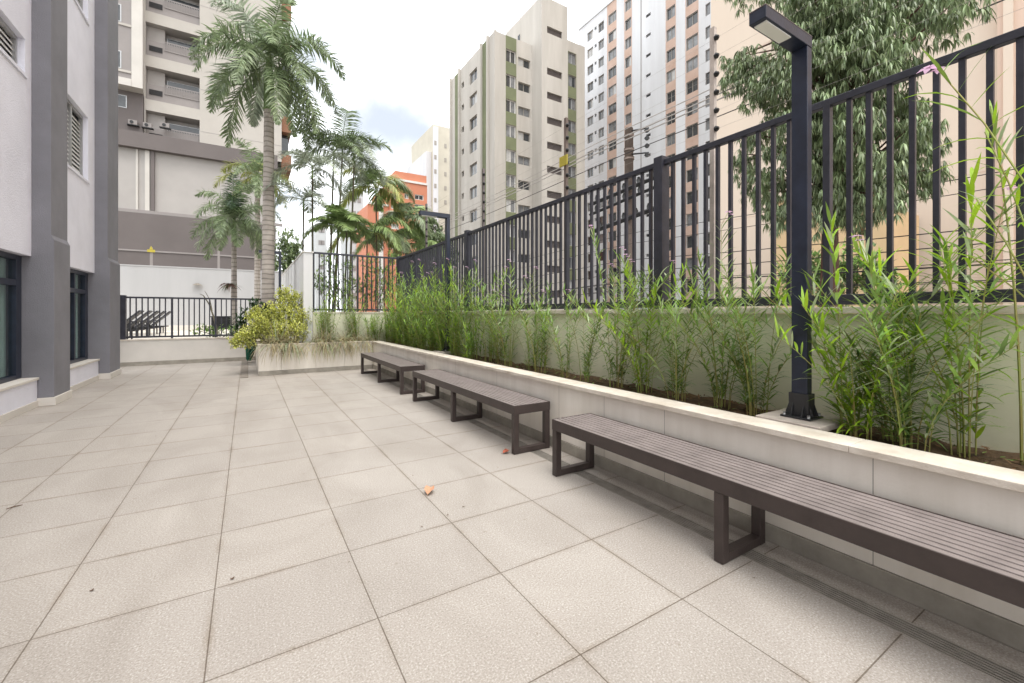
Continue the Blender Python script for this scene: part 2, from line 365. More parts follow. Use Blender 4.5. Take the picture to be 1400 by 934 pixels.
# boundary walls
p = thing('boundary_wall', 'pale green stained wall under the long slanting black fence', 'wall', (3.42, 4, 0))
MB().box(3.34, 3.52, -6, 11.06, -1.5, 1.3, 'wall_inner').build('wall', p)
m = MB()
for i in range(8): y = -6+i*2.2; m.box(3.30, 3.56, y, min(y+2.196, 11.05), 1.3015, 1.345, 'coping')
m.build('coping', p, .003)
p = thing('boundary_wall', 'short pale wall under the fence facing the camera', 'wall', (2.4, 11.15, 0))
MB().box(1.325, 3.52, 11.065, 11.25, -1.5, 1.3, 'wall_inner').build('wall', p)
MB().box(1.325, 3.56, 11.055, 11.28, 1.3015, 1.345, 'coping').build('coping', p, .003)
p = thing('side_wall', 'tall white rendered wall running back beside the end fence', 'wall', (1.2, 14, 0))
m = MB().box(1.12, 1.32, 11.1, 20, -1.5, 2.74, 'side_white')
for i in range(8): m.box(1.105, 1.1195, 12.3+i, 12.34+i, .5, 2.735, 'side_white')
m.build('wall', p, .004); MB().box(1.10, 1.34, 11.08, 20, 2.7415, 2.77, 'trim_white').build('coping', p, .003)

# ------------------------------------------------------------------ fences
def fence_y(x, posts, thick, z0, z1, label):
    t = thing('metal_fence', label, 'fence', (x, posts[0], z0))
    MB().box(x-.025, x+.025, posts[0], posts[-1], z1-.05, z1, 'fence_paint').build('top_rail', t, .004)
    MB().box(x-.022, x+.022, posts[0], posts[-1], z0+.015, z0+.085, 'fence_paint').build('bottom_rail', t, .004)
    for i, y in enumerate(posts):
        w = .05 if i in thick else .022
        MB().box(x-w-.004, x+w+.004, y-w, y+w, z0+.001, z1+(.035 if i in thick else -.002), 'fence_paint').build('post', t, .003)
    for i in range(len(posts)-1):
        a, b = posts[i]+.02, posts[i+1]-.02; n = round((b-a)/.109); m = MB()
        for k in range(1, n):
            y = a+(b-a)*k/n; m.box(x-.014, x+.014, y-.014, y+.014, z0+.08, z1-.045, 'fence_paint')
        m.build('bar_panel', t)
    return t
fence_y(3.42, [-3.0, -1.5, -.05, 1.37, 2.77, 4.21, 5.65, 7.05, 8.44, 9.86, 11.19], (1, 4, 7, 10), 1.345, 2.78, 'long black bar fence climbing to the right above the planter')
def fence_x(y, posts, thick, z0, z1, label, gap=.109, par=None):
    t = thing('metal_fence', label, 'fence', (posts[0], y, z0))
    MB().box(posts[0], posts[-1], y-.022, y+.022, z1-.045, z1, 'fence_paint').build('top_rail', t, .004)
    MB().box(posts[0], posts[-1], y-.02, y+.02, z0+.03, z0+.075, 'fence_paint').build('bottom_rail', t, .004)
    for i, x in enumerate(posts):
        w = .06 if i in thick else .022
        MB().box(x-w, x+w, y-w-.003, y+w+.003, z0+.001, z1+(.03 if i in thick else -.002), 'fence_paint').build('post', t, .003)
    for i in range(len(posts)-1):
        a, b = posts[i]+.02, posts[i+1]-.02; n = round((b-a)/gap); m = MB()
        for k in range(1, n):
            x = a+(b-a)*k/n; m.box(x-.013, x+.013, y-.013, y+.013, z0+.07, z1-.04, 'fence_paint')
        m.build('bar_panel', t)
    return t
fence_x(11.19, [1.345, 2.36, 3.365], (), 1.345, 2.78, 'short black bar fence facing the camera at the planter end')
p = thing('low_wall', 'low cream wall under the pool railing at the patio end', 'wall', (-1.2, 14.1, 0))
MB().box(-6.5, .195, 14.0, 14.2, -1.5, .63, 'low_wall').build('wall', p)
MB().box(-6.5, .195, 13.98, 14.215, .6315, .66, 'coping').build('coping', p, .003)
MB().box(-6.5, .195, 13.985, 13.999, .001, .10, 'skirting').build('skirting', p)
fence_x(14.1, [-6.4, -5.5, -4.6, -3.55, -2.62, -1.66, -.73, .2, 1.05], (4,), .66, 1.73, 'low black railing on the cream wall before the pool deck', .115)

# ------------------------------------------------------------------ benches
def make_bench(y0, y1, label):
    X0, X1 = 2.085, 2.495; t = thing('slatted_bench', label, 'bench', (X0, y0, 0), 'brown slatted benches along the planter')
    m = MB(); n = 9; w = (X1-X0-.012)/n
    for i in range(n): x = X0+.006+i*w; m.box(x+.005, x+w-.005, y0+.006, y1-.006, .418, .45, 'bench_slat')
    m.build('seat', t, .003)
    m = MB()
    m.box(X0, X0+.0085, y0, y1, .368, .4515, 'bench_frame'); m.box(X1-.0085, X1, y0, y1, .368, .4515, 'bench_frame')
    m.box(X0+.009, X1-.009, y0, y0+.006, .368, .4515, 'bench_frame'); m.box(X0+.009, X1-.009, y1-.006, y1, .368, .4515, 'bench_frame')
    m.box(X0+.009, X0+.05, y0+.007, y1-.007, .37, .4165, 'bench_frame'); m.box(X1-.05, X1-.009, y0+.007, y1-.007, .37, .4165, 'bench_frame')
    m.build('apron', t, .0015)
    for yc in (y0+.028, (y0+y1)/2, y1-.028):
        MB().box(X0+.002, X0+.055, yc-.026, yc+.026, .003, .367, 'bench_frame').build('leg', t, .003)
        MB().box(X1-.055, X1-.002, yc-.026, yc+.026, .003, .367, 'bench_frame').build('leg', t, .003)
        MB().box(X0+.0555, X1-.0555, yc-.0255, yc+.0255, .004, .052, 'bench_frame').build('foot_rail', t, .003)
    return t
make_bench(-.10, 2.76, 'nearest brown slatted bench, cut off by the right edge')
make_bench(3.33, 6.18, 'middle brown slatted bench of the row along the planter')
make_bench(6.76, 9.58, 'farthest brown slatted bench, beside the grass planter')

# ------------------------------------------------------------------ lamp posts
def lamp(x, y, z0, label, h=3.0, pad=True):
    t = thing('lamp_post', label, 'lamp post', (x, y, z0), 'black bent-arm lamp posts')
    if pad: 
        q = MB().box(x-.19, x+.19, y-.18, y+.18, z0-.035, z0, 'pad').build('pad', t, .004)
    MB().box(x-.03, x+.03, y-.045, y+.045, z0+.13, h-.07, 'navy').build('pole', t, .004)
    b = MB()
    b.box(x-.085, x+.085, y-.085, y+.085, z0+.001, z0+.012, 'dark_metal')
    b.box(x-.04, x+.04, y-.056, y+.056, z0+.0125, z0+.15, 'dark_metal')
    for sx, sy in ((1,0),(-1,0),(0,1),(0,-1)):
        for o in (-.03, .03):
            if sx: b.prism([(x+sx*.041, z0+.013), (x+sx*.075, z0+.013), (x+sx*.041, z0+.09)], 'y', y+o-.003, y+o+.003, 'dark_metal')
            else: b.prism([(y+sy*.057, z0+.013), (y+sy*.083, z0+.013), (y+sy*.057, z0+.09)], 'x', x+o-.003, x+o+.003, 'dark_metal')
    fo = b.build('base_flange', t, .002)
    for sx in (-1, 1):
        for sy in (-1, 1):
            MB().tube([(x+sx*.066, y+sy*.068, z0+.0125), (x+sx*.066, y+sy*.068, z0+.03)], .009, 'alu', 6).build('bolt', fo)
    hd = MB().box(x-.50, x+.03, y-.047, y+.047, h-.069, h-.003, 'navy').box(x-.502, x+.031, y-.048, y+.048, h-.0028, h+.004, 'lamp_lid').build('lamp_arm', t, .003)
    MB().box(x-.47, x-.20, y-.034, y+.034, h-.076, h-.0695, 'led').build('light_panel', hd)
    return t
lamp(2.92, 1.31, .66, 'nearest tall navy lamp post standing beside the near bench')
lamp(2.92, 6.82, .66, 'middle lamp post rising from dense plants behind the benches')
lamp(.76, 13.3, .60, 'farthest lamp post, behind the yellow shrub by the palm trunk', pad=False)

# ------------------------------------------------------------------ left apartment building
b = thing('apartment_building', 'lilac and grey apartment block beside the patio on the left', 'building', (-3, 6, 0))
WX = -2.56
holes = []
for (ya, yb, zs) in ((9.55, 11.1, [(3.8, 5.0), (6.8, 8.0), (9.8, 11.0)]), (6.75, 8.40, [(4.54, 5.02), (7.54, 8.02), (10.5, 11.02)]), (2.2, 4.8, [(3.8, 5.0), (6.8, 8.0)])):
    for z0, z1 in zs:
        if z1 < 9: holes.append((ya, yb, z0, z1))
m = MB(); facade(m, (WX,0,0), (0,1,0), (1,0,0), -6, 12.2, 2.1, 9.4, holes, .13, lambda u, v: 'lilac_wall')  # unseen wall top, cut low so more skylight reaches the patio
m.quad([(WX,-6,2.1),(WX,12.2,2.1),(-3.1,12.2,2.1),(-3.1,-6,2.1)], 'lilac_wall')
m.box(-9, -2.75, -6, 12.2, 2.12, 9.38, 'lilac_wall')
m.quad([(WX,12.2,2.1),(WX,12.2,9.4),(-2.8,12.2,9.4),(-2.8,12.2,2.1)], 'lilac_wall')
m.box(-2.9, WX+.02, -6, 12.2, 9.402, 9.5, 'column_paint')
m.build('wall', b)
for h in holes:
    f = MB(); a, c, z0, z1 = h
    X = WX-.09
    f.box(X-.03, X+.02, a, a+.05, z0, z1, 'alu'); f.box(X-.03, X+.02, c-.05, c, z0, z1, 'alu'); f.box(X-.03, X+.02, a+.05, c-.05, z0, z0+.05, 'alu'); f.box(X-.03, X+.02, a+.05, c-.05, z1-.05, z1, 'alu')
    mid = (a+c)/2+.15; f.box(X-.03, X+.02, mid-.03, mid+.03, z0+.05, z1-.05, 'alu')
    w = f.build('window', b); s = MB(); k = int((z1-z0-.1)/.075)
    for q in range(k):
        z = z0+.055+q*.075; s.quad([(X-.005,a+.05,z),(X-.005,c-.05,z),(X-.035,c-.05,z+.055),(X-.035,a+.05,z+.055)], 'shutter')
        s.quad([(X-.005,a+.05,z),(X-.005,c-.05,z),(X-.01,c-.05,z-.012),(X-.01,a+.05,z-.012)], 'shutter')
    s.box(X-.08, X-.06, a+.03, c-.03, z0+.02, z1-.02, 'mid_glass')
    s.build('shutter', w)
    MB().box(WX-.1, WX+.02, a-.03, c+.03, z0-.045, z0-.002, 'lilac_wall').build('sill', w)
for y0, y1 in ((-.4, .3), (2.7, 3.3), (5.65, 6.3), (8.6, 9.25), (11.5, 12.32)):
    MB().prism([(-3.0,.115),(-2.335,.115),(-2.335,2.35),(-2.365,2.42),(-2.365,9.39),(-3.0,9.39)], 'y', y0, y1, 'column_paint').build('column', b, .006)
    MB().box(-2.9, -2.315, y0-.02, y1+.02, .001, .114, 'low_wall').build('plinth', b, .003)
bays = [(.31, 2.69), (3.31, 5.64), (6.31, 8.59), (9.26, 11.49)]
for y0, y1 in bays:
    MB().box(-3.0, -2.5, y0, y1, .09, .375, 'lilac_wall').build('parapet', b)
    MB().box(-3.0, -2.478, y0, y1, .376, .41, 'low_wall').build('sill', b, .003)
    MB().box(-3.0, -2.485, y0, y1, .001, .088, 'low_wall').build('skirting', b)
    f = MB(); X = -2.69; fr = .07
    def fb(ya, yb, za, zb, xx=0): f.box(X-.04-xx, X+.04-xx, ya, yb, za, zb, 'navy')
    fb(y0+.002, y0+.16, .411, 2.098); fb(y1-.16, y1-.002, .411, 2.098); fb(y0+.16, y1-.16, .411, .47); fb(y0+.16, y1-.16, 2.03, 2.098); fb(y0+.16, y1-.16, 1.68, 1.76)
    n = 3
    for i in range(1, n):
        y = y0+(y1-y0)*i/n; fb(y-.035, y+.035, .47, 1.68); fb(y-.03, y+.03, 1.76, 2.03)
    w = f.build('window', b, .003)
    MB().box(X-.004, X+.004, y0+.12, y1-.12, .44, 2.06, 'window_glass').build('pane', w)
    cu = MB()
    pts = []; y = y0+.1
    while y < y1-.1:
        if math.sin(y*2.3+1) > -.75: pts.append(y)
        y += .05
    for i, y in enumerate(pts):
        xa, xb = -2.775+.02*math.sin(y*24), -2.775+.02*math.sin((y+.05)*24); cu.quad([(xa,y,.42),(xb,y+.05,.42),(xb,y+.05,2.08),(xa,y,2.08)], 'curtain', True)
    cu.build('curtain', w)
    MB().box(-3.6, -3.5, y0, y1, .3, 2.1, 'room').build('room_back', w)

# ------------------------------------------------------------------ pool area
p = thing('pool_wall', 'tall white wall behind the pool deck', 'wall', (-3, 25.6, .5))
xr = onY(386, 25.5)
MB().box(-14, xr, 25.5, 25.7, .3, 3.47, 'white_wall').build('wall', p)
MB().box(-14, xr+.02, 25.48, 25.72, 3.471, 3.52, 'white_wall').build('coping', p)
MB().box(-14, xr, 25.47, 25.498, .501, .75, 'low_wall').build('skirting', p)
for px, lab in ((270, 'left of the two small grey downlights on the white pool wall'), (309, 'small dark downlight on the white pool wall near the trunk')):
    c = PT(px, 389 if px == 270 else 392, 25.42); t = thing('wall_light', lab, 'wall light', c)
    MB().prism([(c.x-.2, c.z-.04), (c.x+.2, c.z-.04), (c.x+.05, c.z+.06), (c.x-.05, c.z+.06)], 'y', 25.32, 25.45, 'drain_metal').build('shade', t)
    MB().box(c.x-.05, c.x+.05, 25.451, 25.498, c.z-.04, c.z+.06, 'drain_metal').build('bracket', t)
def lounger(x, y, label):
    t = thing('sun_lounger', label, 'sun lounger', (x, y, .5), 'dark sun loungers lined up on the pool deck')
    L = 1.35
    MB().box(x, x+L, y-.3, y+.3, .80, .83, 'sling').build('seat', t)
    MB().prism([(x+L-.02, .82), (x+L+.02, .79), (x+L+.63, 1.38), (x+L+.59, 1.41)], 'y', y-.3, y+.3, 'sling').build('backrest', t)
    f = MB()
    for s in (-.31, .29): f.box(x-.02, x+L+.5, y+s, y+s+.03, .76, .80, 'dark_metal')
    f.build('frame', t)
    for lx in (x+.1, x+L+.3):
        for s in (-.31, .285): MB().box(lx, lx+.04, y+s, y+s+.035, .501, .76, 'dark_metal').build('leg', t)
    for s in (-.34, .31): MB().box(x+L-.35, x+L+.15, y+s, y+s+.04, 1.0, 1.03, 'dark_metal').box(x+L-.32, x+L-.28, y+s, y+s+.03, .80, 1.0, 'dark_metal').box(x+L+.08, x+L+.12, y+s, y+s+.03, .80, 1.0, 'dark_metal').build('armrest', t)
    return t
lds = ['nearest dark sun lounger behind the pool railing', 'second dark sun lounger from the railing', 'middle dark sun lounger of the five', 'fourth dark sun lounger from the railing', 'farthest dark sun lounger, standing nearest the white wall']
l0 = lounger(-4.75, 17.4, lds[0])
for i in range(1, 5):
    c = copy_tree(l0, (0.02*i, 1.32*i, 0)); c['label'] = lds[i]
c = PT(304, 446, 17.5)
t = thing('storage_box', 'small black box on the deck behind the pool railing', 'box', (c.x, c.y, .5))
MB().box(c.x-.3, c.x+.3, 17.3, 17.7, .78, 1.18, 'dark_metal').build('body', t, .01); MB().box(c.x-.32, c.x+.32, 17.28, 17.72, 1.181, 1.22, 'sling').build('lid', t, .008)
for sx in (-.27, .23):
    for sy in (17.31, 17.65): MB().box(c.x+sx, c.x+sx+.04, sy, sy+.04, .501, .779, 'dark_metal').build('leg', t)
# green net bundle
g = MB(); cx, cy = .10, 13.4
for i in range(46):
    a = random.uniform(0, 6.28); r = random.uniform(.01, .07)
    top = Vector((cx+.02, cy, .66)); bot = Vector((cx-.05+math.cos(a)*r*.9, cy+math.sin(a)*r*1.4, random.uniform(.05,.12)))
    mid = (top+bot)/2+Vector((math.cos(a)*r*1.1, math.sin(a)*r, 0))
    g.tube([top, mid, bot], [.012, .03, .02], 'green_net', 5)
tag(g.build('net_bundle'), 'dark green netting bundle hung in the corner beside the planter', 'net bundle')

# ------------------------------------------------------------------ plants
def cane(st, lf, base, H, lean, nleaf, LL, LW, mats, rad=.0038, start=.10):
    base = Vector(base); pts = []; n = 7
    for i in range(n):
        s = i/(n-1); pts.append(base+Vector((lean[0]*s*s, lean[1]*s*s, H*s)))
    st.tube(pts, [rad*(1-.55*i/(n-1)) for i in range(n)], 'cane', 4, False)
    az = random.uniform(0, math.pi)
    for k in range(nleaf):
        s = start+(1-start)*(k+random.random()*.5)/nleaf; f = s*(n-1); i = min(int(f), n-2); q = pts[i].lerp(pts[i+1], f-i)
        a = az+(math.pi if k % 2 else 0)+random.uniform(-.4,.4)+s*1.2
        up = 1.0+1.6*(s-.8)*5 if s > .8 else random.uniform(.45,1.15)
        l = LL*1.2*random.uniform(.7,1.25)*(1 if s < .9 else .8)
        lf.leaf(q, (math.cos(a), math.sin(a), up), l*(.75 if s < .35 else 1), LW*1.08*random.uniform(.7,1.25), random.uniform(.2,1.3), random.choices(mats[0], mats[1])[0], segs=4)
    return pts[-1]
NORMAL = (['leaf','leaf_dense','leaf_pale'], (5, 3, 2)); DENSE = (['leaf','leaf_dense','leaf_bright'], (4, 5, 2)); BRIGHT = (['leaf','leaf_bright','leaf_pale'], (3, 6, 1))
def flower(fl, q, s=.03):
    for k in range(5):
        a = k*1.257+random.random(); fl.leaf(q, (math.cos(a), math.sin(a), .5), s, s*.55, .9, 'petal', segs=2)
def clump(x, y, n, H, label, mats=NORMAL, spread=.10, LL=.15, LW=.014, z=.585, flowers=1, group=None, leaves=20, leanf=1.5, rad=.0038):
    t = thing('bamboo_orchid', label, 'plant', (x, y, z), group)
    st, lf, fl = MB(), MB(), MB(); tips = []
    for i in range(n):
        a = random.uniform(0, 6.28); r = spread*math.sqrt(random.random()); h = H*random.uniform(.55,1.08)
        bx, by = x+r*.55*math.cos(a), y+r*.6*math.sin(a); bx = min(max(bx, 2.76 if y < 10.4 else bx), 3.27)
        sp_ = random.uniform(.04,.36)*leanf*h; lx = math.cos(a)*sp_*.7-.04; ly = math.sin(a)*sp_
        h *= 1.08-.5*abs(sp_)
        if bx+lx > 3.36: lx = 3.34-bx
        tips.append((h, cane(st, lf, (bx, by, z-.02), h, (lx, ly), int(leaves*1.7*h/H*random.uniform(.8,1.2)), LL, LW, mats, rad)))
    tips.sort(key=lambda q: -q[0])
    st.build('cane', t); lf.build('leaves', t)
    for k in range(min(flowers, len(tips))):
        f = MB(); q = tips[k][1]; e = q+Vector((random.uniform(-.05,.05), random.uniform(-.05,.05), .10)); f.tube([q, e], [.002,.0015], 'cane', 3, False)
        flower(f, e, .035); flower(f, e+Vector((.02,-.01,-.02)), .028); f.build('flower', t)
    return t
near = [
 (3.05, .62, 9, 1.35, 'leafy reed orchid clump at the right edge of the photo', BRIGHT, .12, .18, .016, 0),
 (2.95, .80, 12, .85, 'low arching reed orchid right of the coping joint', NORMAL, .14, .15, .013, 0),
 (3.08, .90, 12, 1.15, 'tall reed orchid clump against the wall, right of the near lamp', NORMAL, .13, .15, .013, 1),
 (2.93, 1.02, 7, .85, 'short curling reed orchid behind the nearest bench', BRIGHT, .09, .16, .014, 0),
 (3.16, 1.14, 4, 1.6, 'tallest reed orchid, rising right beside the near lamp post', NORMAL, .07, .17, .015, 1),
 (2.97, 1.10, 7, 1.15, 'bright lime reed orchid just right of the near lamp base', BRIGHT, .06, .18, .016, 0),
 (3.06, 1.66, 16, 1.05, 'bushy reed orchid with orange cane bases left of the near lamp', NORMAL, .13, .13, .012, 0),
 (3.10, 1.95, 13, 1.3, 'slim reed orchid clump second to the left of the near lamp', NORMAL, .13, .13, .012, 1),
 (3.03, 2.30, 13, .95, 'low open reed orchid clump before the thick fence post', NORMAL, .11, .12, .012, 0),
 (3.06, 2.66, 15, 1.45, 'tall bright reed orchid clump in front of the thick fence post', BRIGHT, .12, .15, .014, 2),
 (3.05, 3.0, 15, 1.6, 'tall pink flowered reed orchid clump left of the thick fence post', NORMAL, .12, .14, .013, 4),
 (3.00, 3.42, 8, 1.0, 'short reed orchid clump level with the end of the middle bench', NORMAL, .12, .12, .012, 0),
 (3.05, 3.8, 8, 1.25, 'slender reed orchid with pale flowers above the middle bench', NORMAL, .11, .13, .012, 2),
]
for (x, y, n, H, lab, mt, sp, LL, LW, nf) in near:
    clump(x, y, n, H, lab, mt, sp, LL, LW, flowers=nf, leaves=32 if y > 1.4 else 24, group='reed orchids in the nearer half of the planter', leanf=1.75)
t = thing('bamboo_orchid', 'long arching bright stems leaning in from the right edge of the photo', 'plant', (2.9, .2, .585), 'reed orchids in the nearer half of the planter')
st, lf = MB(), MB()
for (bx, by, hh, lx, ly, nl, ll, lw) in ((2.92, .18, 1.92, -.07, .50, 30, .20, .017), (2.88, .26, 1.25, -.08, .28, 18, .22, .022), (3.0, .3, 1.6, .0, .25, 26, .16, .014), (2.95, .12, 1.0, -.1, .45, 18, .16, .016), (3.1, .45, 1.75, 0, .1, 26, .14, .012)):
    e = cane(st, lf, (bx, by, .57), hh, (lx, ly), nl, ll, lw, BRIGHT, .006, .2)
    if hh > 1.9: top = e
st.build('cane', t); lf.build('leaves', t)
f = MB(); flower(f, top+Vector((0,.03,.02)), .05); flower(f, top+Vector((.01,.0,.0)), .04); f.build('flower', t)
for yy in (-.15, -.7, -1.3, -1.9): clump(3.02, yy, 10, 1.15, 'one of the reed orchid clumps beyond the right edge of the photo', NORMAL, .12, .15, .013, flowers=1, leaves=24, group='reed orchids past the right edge')
y = 4.2; i = 0
while y < 10.3:
    f = min(1, max(0, (y-4)/3)); hh = 1.05+.45*f+random.uniform(-.2,.2)
    if 6.6 < y < 7.05 and False: pass
    clump(random.uniform(2.93,3.12), y, int(10+6*f), hh, 'one of the reed orchid clumps crowded along the far half of the planter', DENSE if y > 5.5 or i % 3 == 0 else NORMAL, .15, .14, .014, flowers=(2 if i % 2 else 1), leaves=24, group='reed orchids crowding the far half of the planter')
    y += .40-.10*f; i += 1
y = 5.9
while y < 10.2:                       # second, front rank in the dense part
    clump(2.86, y, 8, random.uniform(.6, .9), 'one of the reed orchid clumps crowded along the far half of the planter', DENSE, .10, .14, .014, flowers=0, leaves=22, group='reed orchids crowding the far half of the planter'); y += .5
for px, hh in ((440, 1.3), (453, 1.4), (480, 1.5), (488, 1.2), (506, .7), (517, .75), (530, .9), (541, 1.2)):
    X = onY(px, 10.85)
    clump(X, 10.85+random.uniform(-.05,.1), 13 if hh > .8 else 9, hh, 'one of the reed orchid clumps in front of the end fence', DENSE, .13, .13, .013, flowers=1, leaves=20, group='reed orchids in front of the end fence')
# drooping grass tufts
for i, X in enumerate((.44, .60, .76, .86, 1.28, 1.50, 1.60, 1.85, 1.95, 2.22, 2.42, .55, 1.45, 1.98)):
    m = MB(); Y = 10.58 if i < 11 else 10.75
    for k in range(150):
        a = random.uniform(0, 6.28); o = Vector((X+random.uniform(-.07,.07), Y+random.uniform(-.06,.06), .6))
        d = Vector((math.cos(a)*.8, math.sin(a)*.6-.45, random.uniform(.9,2.0)))
        m.leaf(o, d, random.uniform(.26,.70), .011, random.uniform(1.2,3.4), 'grass_blade' if random.random() < .8 else 'leaf_pale', segs=4)
    tag(m.build('grass_tuft'), 'one of the tan drooping grass tufts spilling over the end planter', 'grass', 'drooping grass tufts on the end planter')
def shrub(name, label, lobes, nper, LL, LW, leafm, cat='shrub', stem=None, dirb=(0,0,.4), droop=.4):
    c0 = lobes[0][0]; t = thing(name, label, cat, (c0[0], c0[1], stem[2] if stem else c0[2]))
    m = MB()
    for (c, r) in lobes:
        c = Vector(c); n = int(nper*r*r)
        for i in range(n):
            v = Vector((random.gauss(0,1), random.gauss(0,1), random.gauss(0,1))).normalized()
            q = c+v*r*(random.random()**.45)*random.uniform(.8,1.12)*(1+.18*math.sin(v.x*7+c.x*9)*math.sin(v.z*6+2))
            for k in range(5):
                d = v*.6+Vector((random.gauss(0,.7)+dirb[0], random.gauss(0,.7)+dirb[1], random.gauss(0,.7)+dirb[2]))
                m.leaf(q, d, LL*random.uniform(.6,1.2), LW*random.uniform(.7,1.2), droop, leafm if isinstance(leafm, str) else random.choice(leafm), segs=2)
    m.build('foliage', t)
    if stem:
        s = MB()
        for (c, r) in lobes:
            b0 = Vector(stem); c = Vector(c); s.tube([b0, b0.lerp(c, .5)+Vector((0,0,.05)), c], [.02, .014, .006], 'thin_stem', 5)
        s.build('stem', t)
    return t
L = []
for (px, py, r, Y) in ((398,412,.30,11.5), (378,432,.36,11.3), (408,436,.30,11.2), (356,450,.32,11.0), (385,456,.30,10.9), (336,462,.24,10.8), (322,468,.14,10.7), (408,456,.24,10.8), (350,432,.22,11.3), (385,402,.16,11.6)):
    L.append((PT(px, py, Y), r))
shrub('golden_shrub', 'yellow green shrub spilling over the left end of the planter', L, 4600, .062, .022, 'yellow_leaf', stem=(.75, 11.2, .59))
L = [(PT(px, py, 12.6), r) for px, py, r in ((335,440,.25), (325,450,.2), (348,420,.25), (362,425,.2), (345,462,.25))]
shrub('dark_shrub', 'dark green shrub behind the yellow shrub and railing', L, 900, .13, .04, 'dark_leaf', stem=(.4, 12.8, .59))
L = [(PT(px, py, 15.6), r) for px, py, r in ((270,452,.16), (285,455,.2), (300,455,.2), (318,454,.2), (282,450,.12))]
shrub('low_shrub', 'low green plants at the foot of the small palm', L, 900, .09, .03, ['leaf','leaf_dense'], stem=(-.7, 15.8, .51))
c = PT(313, 388, 15.8)
t = thing('bromeliad', 'dark epiphyte clinging to the small palm trunk', 'plant', c); m = MB()
for k in range(60): a = random.uniform(0, 6.28); m.leaf(c, (math.cos(a), math.sin(a), random.uniform(-.1,.7)), random.uniform(.2,.5), .035, 1.2, 'bark' if k % 3 else 'dark_leaf')
m.build('leaves', t)
t = thing('bare_branch', 'bare curved plant stem leaning behind the pool railing', 'plant', PT(298, 458, 14.9)); m = MB()
m.tube([PT(298,458,14.9), PT(293,436,14.9), PT(286,416,14.9), PT(278,404,14.9), PT(273,402,14.9)], [.025,.022,.018,.012,.006], 'thin_stem', 6)
m.tube([PT(290,425,14.9), PT(287,410,14.9), PT(280,398,14.9)], [.015,.01,.005], 'thin_stem', 6); m.build('stem', t)
# palms
def frond(m, base, az, elev, L, droop, nl, LL, LW, leafm, plume=True, rad=.018, hang=.8):
    d = Vector((math.cos(az)*math.cos(elev), math.sin(az)*math.cos(elev), math.sin(elev))); p = Vector(base); pts = [p.copy()]; n = 10; ds = [d.copy()]
    for i in range(n):
        d = (d+Vector((0,0,-droop/n*(.5+i/n)))).normalized(); p = p+d*(L/n); pts.append(p.copy()); ds.append(d.copy())
    m.tube(pts, [rad*(1-.85*i/n) for i in range(n+1)], leafm, 4, False)
    for k in range(nl):
        s = .12+.88*k/nl; f = s*n; i = min(int(f), n-1); q = pts[i].lerp(pts[i+1], f-i); dd = ds[i]
        side = dd.cross(Vector((0,0,1)));
        if side.length < .1: side = Vector((-math.sin(az), math.cos(az), 0))
        side.normalize(); upv = side.cross(dd); l = LL*(math.sin(math.pi*min(1, s*.85+.15))**.6)*random.uniform(.85,1.1)
        for sg in (-1, 1):
            w = random.uniform(-1.1,1.1) if plume else random.uniform(.1,.5)
            v = side*sg+upv*w+dd*random.uniform(.5,.9)
            m.leaf(q, v, l, LW, hang*random.uniform(.7,1.3), leafm, nrm=upv, segs=3)
def palm(name, label, base, top, r0, r1, nf, L, droop, nl, LL, LW, leafm, plume=True, elevs=(-.2,1.2), shaft=.8, group=None, hang=.8, azs=None, rings=True):
    base, top = Vector(base), Vector(top); t = thing(name, label, 'palm', base, group)
    n = 40; pts = [base.lerp(top, i/n) for i in range(n+1)]
    rr = [(r0+(r1-r0)*(i/n))*(1+(.035 if i % 2 else 0)*rings)*(1.25-.25*min(1, i/4)) for i in range(n+1)]
    MB().tube(pts, rr, 'palm_trunk', 12).build('trunk', t)
    MB().tube([top-Vector((0,0,.02)), top+Vector((0,0,shaft*.5)), top+Vector((0,0,shaft))], [r1*1.15, r1*1.05, r1*.5], 'crownshaft', 8).build('crownshaft', t)
    for k in range(nf):
        az = azs[k] if azs else k*2.399+random.uniform(-.2,.2); e = elevs[0]+(elevs[1]-elevs[0])*(k/(nf-1))+random.uniform(-.08,.08); m = MB()
        frond(m, top+Vector((0,0,shaft*.85)), az, e, L*random.uniform(.85,1.12), droop*random.uniform(.85,1.15), nl, LL, LW, random.choice(leafm) if not isinstance(leafm, str) else leafm, plume, hang=hang)
        m.build('frond', t)
    return t
b0 = Vector((.47, 13.25, .56)); tp = Vector((.50, 13.25, zat(150, .5, 13.25)))
palm('tall_palm', 'tall ringed grey palm trunk rising behind the yellow shrub', b0, tp, .165, .115, 25, 2.5, 3.0, 90, .50, .036, ['palm_leaf','palm_leaf','palm_leaf_soft'], True, (-.35, 1.4), 1.5)
q = PT(320, 330, 16); palm('small_palm', 'small green feather palm standing on the pool deck', (q.x, 16, .5), q, .10, .06, 20, 1.65, 2.9, 70, .40, .026, ['dark_leaf','palm_leaf','palm_leaf'], True, (-.1, 1.45), .75)
q = PT(352, 262, 18.5); palm('yellowing_palm', 'yellowish palm crown showing left behind the tall trunk', (q.x, 18.5, .5), q, .11, .08, 13, 1.7, 2.4, 60, .42, .032, ['palm_leaf_yellow','palm_leaf_yellow','palm_leaf'], True, (-.1, 1.3), .7)
